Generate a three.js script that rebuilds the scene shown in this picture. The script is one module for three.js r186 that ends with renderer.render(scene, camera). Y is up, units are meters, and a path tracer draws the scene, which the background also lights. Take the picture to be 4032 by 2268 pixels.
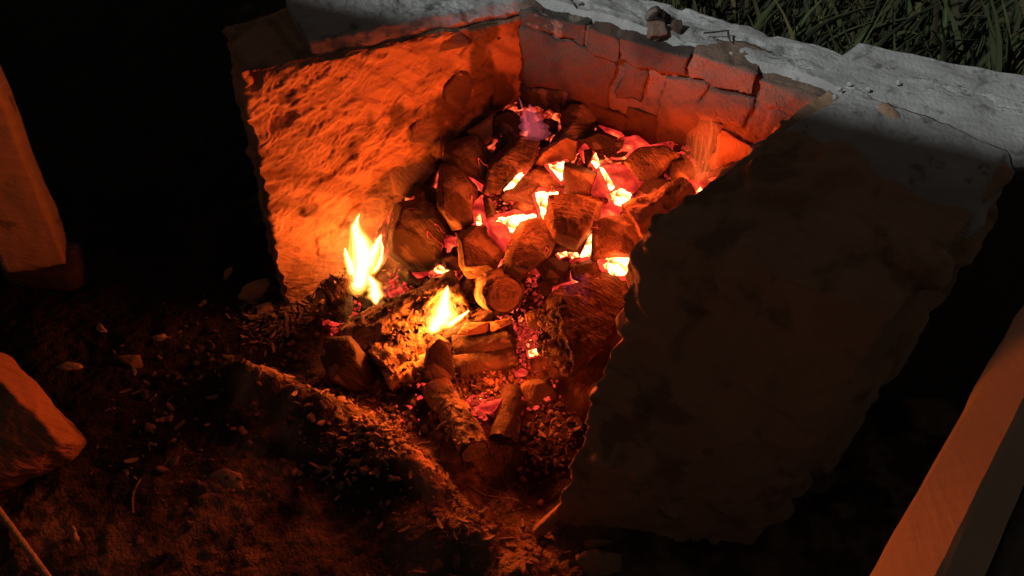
import * as THREE from 'three';
import { ImprovedNoise } from 'three/addons/math/ImprovedNoise.js';
import { mergeVertices, mergeGeometries } from 'three/addons/utils/BufferGeometryUtils.js';

// ---------------------------------------------------------------- camera, night sky, lamp light, exposure
const scene = new THREE.Scene();
const camera = new THREE.PerspectiveCamera(41.05, 1024 / 576, 0.02, 200);
camera.position.set(0, 1.25, 0);
camera.rotation.set(-44 * Math.PI / 180, 0, 5 * Math.PI / 180);

const renderer = new THREE.WebGLRenderer({ antialias: true });
renderer.setSize(1024, 576);
renderer.toneMapping = THREE.LinearToneMapping;
renderer.toneMappingExposure = 1.0;
renderer.shadowMap.enabled = true;
renderer.shadowMap.type = THREE.PCFSoftShadowMap;

const nightSky = (() => {
  const w = 64, h = 32, data = new Float32Array(w * h * 4);
  for (let y = 0; y < h; y++) for (let x = 0; x < w; x++) {
    const up = y / h, k = 0.027 - 0.005 * Math.abs(up - 0.5) * 2, o = (y * w + x) * 4;
    data[o] = k * 1.14; data[o + 1] = k * 0.92; data[o + 2] = k * 0.78; data[o + 3] = 1;
  }
  const t = new THREE.DataTexture(data, w, h, THREE.RGBAFormat, THREE.FloatType);
  t.mapping = THREE.EquirectangularReflectionMapping; t.magFilter = THREE.LinearFilter; t.needsUpdate = true;
  return t;
})();
scene.background = nightSky;
scene.environment = nightSky;

// the far yard floodlight, low over the added cover behind the photographer
const lamp = new THREE.DirectionalLight(new THREE.Color().setRGB(0.92, 0.98, 1.0), 1.6);
lamp.name = 'yard_floodlight';
lamp.position.set(-0.66 * 12, 0.55 * 12, 0.44 * 12 - 1.2);
lamp.target.position.set(0, 0, -1.2);
lamp.castShadow = true; lamp.shadow.radius = 3.4; lamp.shadow.mapSize.set(2048, 2048);
Object.assign(lamp.shadow.camera, { left: -4, right: 4, top: 4, bottom: -4, near: 0.5, far: 30 });
scene.add(lamp, lamp.target);

// ---------------------------------------------------------------- helpers
const noise3 = new ImprovedNoise();
const N = (x, y, z) => noise3.noise(x + 100.3, y + 57.7, z + 81.1);
const fbm = (x, y, z, o = 4) => { let s = 0, a = 0.5, f = 1; for (let i = 0; i < o; i++) { s += a * N(x * f, y * f, z * f + i * 7.3); a *= 0.5; f *= 2.03; } return s; };
const ridge = (x, y, z, o = 3) => { let s = 0, a = 0.5, f = 1; for (let i = 0; i < o; i++) { s += a * (1 - 2 * Math.abs(N(x * f, y * f, z * f + i * 3.1))); a *= 0.5; f *= 2.1; } return s; };
const smooth = (a, b, x) => { const t = Math.min(1, Math.max(0, (x - a) / (b - a))); return t * t * (3 - 2 * t); };
const lerp = (a, b, t) => a + (b - a) * t;
const rng = (seed) => () => { seed = (seed + 0x6D2B79F5) | 0; let t = Math.imul(seed ^ (seed >>> 15), 1 | seed); t = (t + Math.imul(t ^ (t >>> 7), 61 | t)) ^ t; return ((t ^ (t >>> 14)) >>> 0) / 4294967296; };
const V = (a) => new THREE.Vector3(...a);
const taken = {};
const numbered = (n) => { const k = taken[n] = (taken[n] ?? -1) + 1; return k ? n + '_' + String(k).padStart(3, '0') : n; };
function tag(o, label, category, group, kind) {
  if (label) o.userData.label = label;
  if (category) o.userData.category = category;
  if (group) o.userData.group = group;
  if (kind) o.userData.kind = kind;
  return o;
}
function mesh(name, geometry, material, parent = scene) {
  const m = new THREE.Mesh(geometry, material);
  m.name = parent === scene ? numbered(name) : name;
  m.castShadow = m.receiveShadow = true; parent.add(m);
  return m;
}
function group(name, at = [0, 0, 0]) { const g = new THREE.Group(); g.name = numbered(name); g.position.set(...at); scene.add(g); return g; }

// tileable noise for textures
function tile(seed) {
  const r = rng(seed), g = new Float32Array(4096); for (let i = 0; i < 4096; i++) g[i] = r();
  return (x, y, p) => {
    const xi = Math.floor(x), yi = Math.floor(y), u = x - xi, v = y - yi, a = u * u * (3 - 2 * u), b = v * v * (3 - 2 * v);
    const at = (i, j) => g[((((i % p) + p) % p) * 61 + (((j % p) + p) % p) * 131) & 4095];
    return lerp(lerp(at(xi, yi), at(xi + 1, yi), a), lerp(at(xi, yi + 1), at(xi + 1, yi + 1), a), b);
  };
}
function tfbm(seed) { const n = tile(seed); return (u, v, p, o = 5) => { let s = 0, a = 0.5, t = 0; for (let i = 0; i < o; i++) { s += a * n(u * p + i * 0.37, v * p + i * 0.61, p); t += a; a *= 0.55; p *= 2; } return s / t; }; }
function texture(size, paint, { srgb = false, repeat = 1 } = {}) {
  const data = new Float32Array(size * size * 4);
  for (let y = 0; y < size; y++) for (let x = 0; x < size; x++) {
    const c = paint(x / size, y / size), o = (y * size + x) * 4;
    data[o] = c[0]; data[o + 1] = c[1]; data[o + 2] = c[2]; data[o + 3] = 1;
  }
  const t = new THREE.DataTexture(data, size, size, THREE.RGBAFormat, THREE.FloatType);
  t.wrapS = t.wrapT = THREE.RepeatWrapping; t.magFilter = THREE.LinearFilter; t.repeat.set(repeat, repeat); t.needsUpdate = true;
  return t;
}
const mix3 = (a, b, t) => [lerp(a[0], b[0], t), lerp(a[1], b[1], t), lerp(a[2], b[2], t)];
const ramp = (stops, t) => { for (let i = 1; i < stops.length; i++) if (t <= stops[i][0]) return mix3(stops[i - 1][1], stops[i][1], (t - stops[i - 1][0]) / (stops[i][0] - stops[i - 1][0])); return stops.at(-1)[1]; };

// ---------------------------------------------------------------- materials
const fA = tfbm(11), fB = tfbm(23), fC = tfbm(37), fD = tfbm(53);
const grit = texture(512, (u, v) => { const h = 0.55 * fA(u, v, 12, 5) + 0.45 * fB(u, v, 40, 3); return [h, h, h]; });
const streak = texture(512, (u, v) => { const h = 0.6 * fA(u, v * 6, 6, 5) + 0.4 * fB(u, v, 30, 3); return [h, h, h]; });
const clayMap = texture(512, (u, v) => {
  const c = mix3([0.35, 0.215, 0.13], [0.48, 0.315, 0.195], fA(u, v, 5, 5));
  return mix3(c, [0.22, 0.13, 0.08], smooth(0.56, 0.75, fB(u, v, 9, 4)) * 0.8);
});
const sootMap = texture(512, (u, v) => {
  const c = mix3([0.12, 0.075, 0.054], [0.24, 0.155, 0.11], fA(u, v, 6, 5));
  return mix3(c, [0.1, 0.075, 0.065], smooth(0.5, 0.66, fC(u, v, 4, 4)));
});
const ashMap = texture(512, (u, v) => {
  const c = mix3([0.3, 0.295, 0.28], [0.52, 0.52, 0.5], fA(u, v, 7, 5));
  return mix3(c, [0.2, 0.2, 0.19], smooth(0.6, 0.8, fD(u, v, 20, 4)));
});
const coalMap = texture(512, (u, v) => {
  const c = mix3([0.055, 0.04, 0.028], [0.14, 0.1, 0.066], fB(u, v, 5, 5));
  return mix3(c, [0.33, 0.26, 0.18], smooth(0.5, 0.68, fC(u, v, 8, 5)) * 0.7);
});
const charMap = texture(512, (u, v) => mix3(mix3([0.03, 0.025, 0.022], [0.085, 0.065, 0.05], fB(u, v, 8, 5)), [0.2, 0.16, 0.12], smooth(0.6, 0.75, fD(u, v, 11, 4))));
const woodMap = texture(512, (u, v) => { const g = fA(u, v * 7, 3, 5); return mix3(mix3([0.33, 0.22, 0.125], [0.52, 0.37, 0.22], g), [0.16, 0.1, 0.06], smooth(0.6, 0.74, fC(u, v, 6, 4)) * 0.7); });
const boardMap = texture(256, (u, v) => mix3(mix3([0.46, 0.34, 0.22], [0.62, 0.48, 0.32], fA(u, v * 5, 4, 5)), [0.3, 0.21, 0.13], smooth(0.62, 0.76, fC(u, v, 6, 4))));
const barkMap = texture(512, (u, v) => { const g = fA(u * 3, v, 5, 5); return mix3(mix3([0.13, 0.1, 0.075], [0.36, 0.28, 0.19], g), [0.055, 0.045, 0.04], smooth(0.5, 0.64, fD(u, v, 9, 5))); });
const soilMap = texture(1024, (u, v) => { const g = fA(u, v, 10, 6); return mix3(mix3([0.07, 0.048, 0.034], [0.24, 0.165, 0.11], smooth(0.3, 0.75, g)), [0.045, 0.036, 0.03], smooth(0.5, 0.68, fB(u, v, 7, 5))); });
const RED = [[0, [0.02, 0.001, 0.001]], [0.34, [0.1, 0.004, 0.003]], [0.47, [0.5, 0.018, 0.013]], [0.6, [0.95, 0.042, 0.026]], [0.72, [1.5, 0.14, 0.045]], [0.88, [4.5, 1.0, 0.2]]];
const HOT = [[0, [0.9, 0.07, 0.03]], [0.25, [1.6, 0.2, 0.06]], [0.36, [6, 1.2, 0.22]], [0.48, [16, 4, 1.1]], [1, [22, 5.5, 1.5]]];
const redGlow = texture(512, (u, v) => ramp(RED, 0.05 + 0.72 * fC(u, v, 7, 5) + 0.28 * fD(u, v, 22, 3)));
const redHotGlow = texture(512, (u, v) => ramp(RED, 0.13 + 0.46 * fA(u, v, 6, 4) + 0.42 * fD(u, v, 16, 4)));
const hotGlow = texture(256, (u, v) => ramp(HOT, fB(u, v, 6, 4)));
const fissureGlow = texture(1024, (u, v) => {
  const line = Math.abs(fA(u, v, 5, 4) - 0.5), where = smooth(0.54, 0.68, fC(u, v, 5, 3)), t = smooth(0.008, 0.001, line) * where * smooth(0.35, 0.6, fD(u, v, 26, 3));
  return [1.1 * t, 0.06 * t, 0.03 * t];
});
const bedGlow = texture(1024, (u, v) => ramp([[0, [0, 0, 0]], [0.38, [0.004, 0, 0]], [0.48, [0.22, 0.012, 0.006]], [0.56, [0.8, 0.06, 0.022]], [0.68, [2.2, 0.32, 0.08]]], 0.55 * fA(u, v, 9, 4) + 0.45 * fC(u, v, 34, 4)));

const std = (o) => new THREE.MeshStandardMaterial({ roughness: 0.95, ...o });
const at = (t, r) => { const c = t.clone(); c.repeat.set(r, r); c.needsUpdate = true; return c; };
const at2 = (t, r, s) => { const c = t.clone(); c.repeat.set(r, s); c.needsUpdate = true; return c; };
const M = {
  clay: std({ map: at(clayMap, 2.4), bumpMap: at(grit, 5), bumpScale: 0.0035 }),
  clayStained: std({ map: at(clayMap, 2.4), bumpMap: at(grit, 5), bumpScale: 0.0035, vertexColors: true }),
  brick: std({ map: at(sootMap, 2.6), bumpMap: at(grit, 6), bumpScale: 0.004 }),
  brickRed: std({ map: at(clayMap, 3), color: new THREE.Color().setRGB(0.8, 0.6, 0.5), bumpMap: at(grit, 6), bumpScale: 0.005 }),
  sooty: std({ map: at(sootMap, 2.2), color: new THREE.Color().setRGB(0.5, 0.46, 0.44), bumpMap: at(grit, 6), bumpScale: 0.004 }),
  ashTop: std({ map: at(ashMap, 2.2), bumpMap: at(grit, 5), bumpScale: 0.0035 }),
  coal: std({ map: at(coalMap, 4), bumpMap: at(grit, 9), bumpScale: 0.005, roughness: 0.85, emissive: 0xffffff, emissiveMap: at(fissureGlow, 4) }),
  coalStriped: std({ map: at2(coalMap, 5, 3), bumpMap: at2(streak, 7, 5), bumpScale: 0.007, roughness: 0.85 }),
  char: std({ map: at(charMap, 4), bumpMap: at(grit, 9), bumpScale: 0.004, roughness: 0.8 }),
  wood: std({ map: at(woodMap, 4), bumpMap: at(streak, 6), bumpScale: 0.003 }),
  bark: std({ map: at(barkMap, 3), bumpMap: at(grit, 6), bumpScale: 0.006 }),
  shadedBlock: std({ color: new THREE.Color().setRGB(0.055, 0.045, 0.036), bumpMap: at(grit, 6), bumpScale: 0.008 }),  // near-black stands in for the shade on the corner block
  stump: std({ map: at(charMap, 3), color: new THREE.Color().setRGB(0.9, 0.72, 0.58), bumpMap: at2(streak, 9, 4), bumpScale: 0.012 }),
  soil: std({ map: at(soilMap, 1.6), bumpMap: at(grit, 6), bumpScale: 0.008, vertexColors: true }),
  redHot: std({ color: 0x241a16, emissive: 0xffffff, emissiveMap: at(redHotGlow, 5), bumpMap: at(grit, 9), bumpScale: 0.003 }),
  red: std({ color: 0x2a1f1a, emissive: 0xffffff, emissiveMap: at(redGlow, 5), bumpMap: at(grit, 9), bumpScale: 0.003 }),
  hot: std({ color: 0x3a2a20, emissive: 0xffffff, emissiveMap: at(hotGlow, 14) }),
  bed: std({ map: at(charMap, 5), emissive: 0xffffff, emissiveMap: at(bedGlow, 3), bumpMap: at(grit, 8), bumpScale: 0.008 }),
  crumbDull: std({ color: 0x2a1d18, emissive: 0xffffff, emissiveMap: at(redGlow, 0.35), emissiveIntensity: 0.45 }),
  crumbRed: std({ color: 0x30201a, emissive: 0xffffff, emissiveMap: at(redHotGlow, 0.35), emissiveIntensity: 0.95 }),
  crumbHot: std({ color: 0x30201a, emissive: new THREE.Color().setRGB(1.0, 0.2, 0.045), emissiveIntensity: 2.4 }),
  crumbAsh: std({ color: new THREE.Color().setRGB(0.27, 0.2, 0.13) }),
  crumbChar: std({ color: new THREE.Color().setRGB(0.07, 0.055, 0.045) }),
  grass: std({ color: new THREE.Color().setRGB(0.05, 0.056, 0.026), roughness: 0.9, side: THREE.DoubleSide }),
  plainBoard: std({ map: at(boardMap, 1), bumpMap: at2(streak, 3, 3), bumpScale: 0.0012, roughness: 0.6 }),
  greyBoard: std({ color: new THREE.Color().setRGB(0.2, 0.185, 0.15), map: at(grit, 3), roughness: 0.8 }),
  blocker_roof: std({ color: new THREE.Color().setRGB(0.12, 0.1, 0.09) }),
};
M.flameShell = [[2.4, 0.62, 0.06, 0.1], [4.2, 1.7, 0.22, 0.2], [6, 3.4, 0.8, 0.4], [9, 6.2, 2.6, 0.85]].map(([r, g, b, o]) => new THREE.MeshStandardMaterial({ color: 0x000000, emissive: new THREE.Color().setRGB(r, g, b), transparent: true, opacity: o, roughness: 1 }));
const veil = (r, g, b, o) => new THREE.MeshStandardMaterial({ color: 0x000000, emissive: new THREE.Color().setRGB(r, g, b), transparent: true, opacity: o, roughness: 1 });
M.violet = veil(0.95, 0.13, 0.18, 0.07);
M.violetPale = veil(0.9, 0.24, 0.3, 0.06);
M.blue = veil(0.2, 0.015, 0.13, 0.05);
M.orangeVeil = veil(1.3, 0.16, 0.03, 0.05);
M.orangeThread = veil(1.5, 0.26, 0.045, 0.09);

// ---------------------------------------------------------------- geometry makers
function planarUV(g) {
  const p = g.attributes.position, uv = new Float32Array(p.count * 2);
  for (let i = 0; i < p.count; i++) { const x = p.getX(i), y = p.getY(i), z = p.getZ(i); uv[2 * i] = 0.8 * x + 0.62 * z + 0.15 * y; uv[2 * i + 1] = 0.9 * y + 0.35 * x - 0.45 * z; }
  g.setAttribute('uv', new THREE.BufferAttribute(uv, 2)); return g;
}
// a solid between eight corners (trilinear), its skin cut fine and moved by shape(point, normal, u, v, w)
function slab(c, nu, nv, nw, shape) {
  const pos = [], idx = [], key = new Map(), par = [];
  const point = (i, j, k) => {
    const id = (i * 4096 + j) * 4096 + k; if (key.has(id)) return key.get(id);
    const u = i / nu, v = j / nv, w = k / nw, p = [0, 1, 2].map((a) => lerp(lerp(lerp(c[0][a], c[1][a], u), lerp(c[3][a], c[2][a], u), w), lerp(lerp(c[4][a], c[5][a], u), lerp(c[7][a], c[6][a], u), w), v));
    const n = pos.length / 3; pos.push(...p); par.push([u, v, w]); key.set(id, n); return n;
  };
  const quad = (a, b, cc, d) => idx.push(a, b, cc, a, cc, d);
  for (let i = 0; i < nu; i++) for (let j = 0; j < nv; j++) {
    quad(point(i, j, 0), point(i + 1, j, 0), point(i + 1, j + 1, 0), point(i, j + 1, 0));
    quad(point(i, j, nw), point(i, j + 1, nw), point(i + 1, j + 1, nw), point(i + 1, j, nw));
  }
  for (let i = 0; i < nu; i++) for (let k = 0; k < nw; k++) {
    quad(point(i, nv, k), point(i + 1, nv, k), point(i + 1, nv, k + 1), point(i, nv, k + 1));
    quad(point(i, 0, k), point(i, 0, k + 1), point(i + 1, 0, k + 1), point(i + 1, 0, k));
  }
  for (let j = 0; j < nv; j++) for (let k = 0; k < nw; k++) {
    quad(point(0, j, k), point(0, j + 1, k), point(0, j + 1, k + 1), point(0, j, k + 1));
    quad(point(nu, j, k), point(nu, j, k + 1), point(nu, j + 1, k + 1), point(nu, j + 1, k));
  }
  const g = new THREE.BufferGeometry();
  g.setAttribute('position', new THREE.Float32BufferAttribute(pos, 3)); g.setIndex(idx); g.computeVertexNormals();
  const P = g.attributes.position, Nn = g.attributes.normal, a = new THREE.Vector3(), b = new THREE.Vector3();
  for (let i = 0; i < P.count; i++) { a.fromBufferAttribute(P, i); b.fromBufferAttribute(Nn, i); shape(a, b, ...par[i]); P.setXYZ(i, a.x, a.y, a.z); }
  g.computeVertexNormals();
  return planarUV(g);
}
// a lump cut by planes: outline is a convex polygon, depth its reach along its third axis
function lumpGeometry(seed, outline, { detail = 18, rough = 0.05, depth = 0.9, sharp = 36, facets = 3, grooves = 0 } = {}) {
  const r = rng(seed * 7919 + 13), planes = [], n = outline.length;
  const area = outline.reduce((s, [x, y], i) => s + x * outline[(i + 1) % n][1] - outline[(i + 1) % n][0] * y, 0);
  const size = Math.sqrt(Math.abs(area) / 2), sgn = area > 0 ? 1 : -1;
  for (let i = 0; i < n; i++) {
    const [x0, y0] = outline[i], [x1, y1] = outline[(i + 1) % n], l = Math.hypot(x1 - x0, y1 - y0) || 1, nx = sgn * (y1 - y0) / l, ny = -sgn * (x1 - x0) / l, d = Math.max(0.003, nx * x0 + ny * y0), z0 = (r() - 0.6) * 0.25 * size * depth;
    for (const s of [0.12 + 0.5 * r(), -0.15 - 0.35 * r()]) { const q = Math.hypot(1, s); planes.push([nx / q, ny / q, s / q, Math.max(0.002, (d + s * z0) / q)]); }
  }
  for (let i = 0; i < facets; i++) { const a = r() * 6.283, t = 0.15 + 0.4 * r(), q = Math.hypot(1, t); planes.push([Math.cos(a) * t / q, Math.sin(a) * t / q, 1 / q, size * depth * (0.36 + 0.12 * r())]); }
  for (let i = 0; i < 2; i++) { const a = r() * 6.283, t = 0.4 * r(), q = Math.hypot(1, t); planes.push([Math.cos(a) * t / q, Math.sin(a) * t / q, -1 / q, size * depth * 0.5]); }
  let g = new THREE.IcosahedronGeometry(1, detail); g.deleteAttribute('uv'); g.deleteAttribute('normal'); g = mergeVertices(g, 1e-5);
  const p = g.attributes.position, o = seed * 3.7;
  for (let i = 0; i < p.count; i++) {
    const x = p.getX(i), y = p.getY(i), z = p.getZ(i); let s = 0;
    for (const [a, b, c, d] of planes) { const k = (a * x + b * y + c * z) / d; if (k > 0) s += Math.pow(k * size, sharp); }
    let R = 1.05 * size / Math.pow(s, 1 / sharp);
    const X = x * R / size, Y = y * R / size, Z = z * R / size;
    R *= 1 + rough * 1.5 * fbm(X * 2.2 + o, Y * 2.2, Z * 2.2, 3) + rough * 0.9 * ridge(X * 6 + o, Y * 6, Z * 6, 2) * 0.5;
    if (grooves) R *= 1 - grooves * Math.max(0, N(X * 1.6 + o, (Y - X * 0.4) * 9, Z * 2));
    p.setXYZ(i, x * R, y * R, z * R);
  }
  g.computeVertexNormals(); return planarUV(g);
}
const LIE = new THREE.Euler(-0.768, 0, 0.0873);
function lump(name, seed, pos, outline, material, o = {}) {
  const m = mesh(name, lumpGeometry(seed, outline, o), material, o.parent ?? scene); m.position.set(...pos); m.rotation.copy(LIE); return m;
}
// a stick or log from a to b: displaced bark, ends broken or sawn
function logGeometry(seed, a, b, ra, rb, { radial = 40, along = 48, rough = 0.12, furrow = 0.1, bend = 0.02, flat = 1, knob = 0 } = {}) {
  const A = V(a), B = V(b), ax = B.clone().sub(A), L = ax.length(); ax.normalize();
  const side = new THREE.Vector3(0.3, 1, 0.2).cross(ax).normalize(), up = ax.clone().cross(side), pos = [], uv = [], idx = [], o = seed * 5.13;
  const ring = (t, k, shrink) => {
    const r0 = lerp(ra, rb, t) * shrink;
    for (let j = 0; j <= radial; j++) {
      const th = (j % radial) / radial * Math.PI * 2, cx = Math.cos(th), cy = Math.sin(th), q = L * t / ra;
      let r = r0 * (1 + rough * fbm(cx * 1.1 + o, cy * 1.1, q * 0.7, 4) * 2 + furrow * ridge(cx * 2.6 + o, cy * 2.6, q * 0.55, 3) + knob * Math.max(0, N(cx * 2 + o, cy * 2, q * 1.7)));
      const off = bend * L * Math.sin(t * Math.PI * 1.3 + o);
      const p = A.clone().addScaledVector(ax, L * t + k + (shrink < 1 ? ra * 0.2 * fbm(cx * shrink * 2.6 + o, cy * shrink * 2.6, t * 5, 5) + ra * 0.05 * N(cx * shrink * 9, cy * shrink * 9, o) : 0)).addScaledVector(side, cx * r + off).addScaledVector(up, cy * r * flat + off * 0.5);
      pos.push(p.x, p.y, p.z); uv.push(j / radial * 6.283 * ra * 1.0, L * t);
    }
  };
  const caps = [0.001, ...Array.from({ length: 17 }, (_, i) => 0.05 + i * 0.055)], levels = caps.map((c) => [0, 0, c]); const jag = 0.0;
  for (let i = 0; i <= along; i++) levels.push([i / along, 0, 1]);
  for (const c of [...caps].reverse()) levels.push([1, jag, c]);
  levels.forEach(([t, k, s]) => ring(t, k, s));
  const w = radial + 1;
  for (let i = 0; i < levels.length - 1; i++) for (let j = 0; j < radial; j++) { const p = i * w + j; idx.push(p, p + w, p + 1, p + 1, p + w, p + w + 1); }
  let g = new THREE.BufferGeometry(); g.setAttribute('position', new THREE.Float32BufferAttribute(pos, 3)); g.setAttribute('uv', new THREE.Float32BufferAttribute(uv, 2)); g.setIndex(idx); g.computeVertexNormals();
  return g;
}
// flame tongue: points are [x, y, z, radius] from its root to its tip
function tongueGeometry(pts, scale, seed, radial = 18) {
  const n = 26, curve = new THREE.CatmullRomCurve3(pts.map((p) => V(p.slice(0, 3)))), pos = [], idx = [];
  for (let i = 0; i <= n; i++) {
    const t = i / n, lift = Math.max(0, 1 - scale) * 0.16, q = Math.min(1, lift + t * (1 - lift * 1.6)), c = curve.getPoint(q), x = q * (pts.length - 1), k = Math.min(pts.length - 2, Math.floor(x)), e = x - k;
    const r = Math.max(0.0004, lerp(pts[k][3], pts[k + 1][3], e * e * (3 - 2 * e)) * scale * (t > 0.97 ? 0.3 : 1) * (t < 0.03 ? 0.4 : 1));
    for (let j = 0; j < radial; j++) {
      const th = j / radial * 6.2832, rr = r * (1 + 0.5 * N(Math.cos(th) * 1.3 + seed, t * 6, Math.sin(th) * 1.3));
      pos.push(c.x + Math.cos(th) * rr, c.y + 0.2 * Math.sin(th) * rr, c.z + Math.sin(th) * rr * 0.8);
    }
  }
  for (let i = 0; i < n; i++) for (let j = 0; j < radial; j++) { const a = i * radial + j, b = i * radial + (j + 1) % radial; idx.push(a, a + radial, b, b, a + radial, b + radial); }
  const g = new THREE.BufferGeometry(); g.setAttribute('position', new THREE.Float32BufferAttribute(pos, 3)); g.setIndex(idx); g.computeVertexNormals(); return g;
}

// ---------------------------------------------------------------- ground
const HEAP = [[-9, 0.385], [0, 0.385], [0.1, 0.345], [0.2, 0.275], [0.27, 0.185], [0.33, 0.09], [0.42, 0.025], [0.5, 0], [0.6, -0.01], [99, -0.01]];
const back = (x, z) => -0.417 * x + 0.909 * z + 1.345;                      // metres out from the back wall
const leftSide = (x, z) => (x + 0.49) * 0.556 + (z + 1.164) * 0.831;         // metres in from the left wall
const rightSide = (x, z) => -(x - 0.521) * 0.786 - (z + 1.24) * 0.618;       // metres in from the right wall
const heap = (x, z) => { const d = back(x, z); for (let i = 1; i < HEAP.length; i++) if (d <= HEAP[i][0]) return lerp(HEAP[i - 1][1], HEAP[i][1], (d - HEAP[i - 1][0]) / (HEAP[i][0] - HEAP[i - 1][0])); return 0; };
const LIP = [[-0.47, -0.94], [-0.404, -0.904], [-0.271, -0.862], [-0.136, -0.77], [-0.01, -0.66], [0.06, -0.6]];
function lipAt(x, z) {
  let best = 9, sd = 0;
  for (let i = 1; i < LIP.length; i++) {
    const [ax, az] = LIP[i - 1], [bx, bz] = LIP[i], dx = bx - ax, dz = bz - az, t = Math.min(1, Math.max(0, ((x - ax) * dx + (z - az) * dz) / (dx * dx + dz * dz))), ex = x - ax - dx * t, ez = z - az - dz * t, d = Math.hypot(ex, ez);
    if (d < best) { best = d; sd = Math.sign(dx * ez - dz * ex); }
  }
  return [best, sd];
}
function groundHeight(x, z) {
  const d = back(x, z), inside = smooth(-0.04, 0.0, leftSide(x, z)) * smooth(-0.04, 0, rightSide(x, z)) * smooth(-0.1, -0.02, d);
  let h = lerp(-0.01, Math.max(heap(x, z), -0.01), inside);
  if (Math.abs(x) < 3 && Math.abs(z + 1) < 3) {
    const [l, side] = lipAt(x, z);
    h += 0.06 * Math.exp(-Math.pow(l / (side > 0 ? 0.1 : 0.035), 2)) * (1 + 0.6 * N(x * 14, 1, z * 14));
    const hx = x - 0.03, hz = z + 0.76; h -= 0.06 * Math.exp(-(hx * hx + hz * hz) / (0.1 * 0.1));
    h += 0.022 * fbm(x * 7, 0.3, z * 7, 4) + 0.011 * ridge(x * 24, 3.3, z * 24, 3) + 0.006 * N(x * 90, 1.2, z * 90);
    h += 0.03 * Math.max(0, fbm(x * 5 + 9, 2, z * 5, 2)) * smooth(-0.9, -0.6, z);
  }
  return h;
}
const axis = (lo, a, b, hi, fine) => { const s = []; for (let v = a; v <= b; v += fine) s.push(v); let st = fine, v = a; while (v > lo) { st *= 1.35; v -= st; s.unshift(v); } st = fine; v = s.at(-1); while (v < hi) { st *= 1.35; v += st; s.push(v); } return s; };
{
  const xs = axis(-60, -1.15, 0.75, 60, 0.0065), zs = axis(-70, -1.5, -0.45, 60, 0.0065), pos = [], uv = [], col = [], idx = [];
  for (const z of zs) for (const x of xs) {
    pos.push(x, groundHeight(x, z), z); uv.push(x, z);
    // soot-black charcoal dust outside the mouth of the pit, bare brown earth in front
    const edge = fbm(x * 6, 5, z * 6, 4) * 0.5;
    const black = Math.max(smooth(-0.4, -0.52, x + edge * 0.5 - 0.35 * (z + 1.0)), smooth(0.02, 0.12, edge + 0.02)) * smooth(-0.6, -0.75, z + edge * 0.4);
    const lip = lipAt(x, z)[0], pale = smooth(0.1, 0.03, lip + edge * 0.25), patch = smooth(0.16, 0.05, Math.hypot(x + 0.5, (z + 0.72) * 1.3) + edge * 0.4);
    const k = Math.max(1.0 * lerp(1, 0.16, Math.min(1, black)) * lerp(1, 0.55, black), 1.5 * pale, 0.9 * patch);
    const green = smooth(-1.6, -1.9, z);
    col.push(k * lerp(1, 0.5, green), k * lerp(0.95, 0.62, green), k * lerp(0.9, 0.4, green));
  }
  const w = xs.length;
  for (let j = 0; j < zs.length - 1; j++) for (let i = 0; i < w - 1; i++) { const a = j * w + i; idx.push(a, a + w, a + 1, a + 1, a + w, a + w + 1); }
  const g = new THREE.BufferGeometry();
  g.setAttribute('position', new THREE.Float32BufferAttribute(pos, 3)); g.setAttribute('uv', new THREE.Float32BufferAttribute(uv, 2)); g.setAttribute('color', new THREE.Float32BufferAttribute(col, 3)); g.setIndex(idx); g.computeVertexNormals();
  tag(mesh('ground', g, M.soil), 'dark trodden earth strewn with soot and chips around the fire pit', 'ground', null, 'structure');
}

// ---------------------------------------------------------------- the three walls of the fire pit
const L0 = [-0.49, -1.164], C1 = [-0.012, -1.485], C2 = [0.521, -1.24], F = [0.18, -0.807], G = [0.459, -0.678], TOP = 0.6;
const box8 = (a, b, c, d, y0, y1) => [[a[0], y0, a[1]], [b[0], y0, b[1]], [c[0], y0, c[1]], [d[0], y0, d[1]], [a[0], y1, a[1]], [b[0], y1, b[1]], [c[0], y1, c[1]], [d[0], y1, d[1]]];
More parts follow.
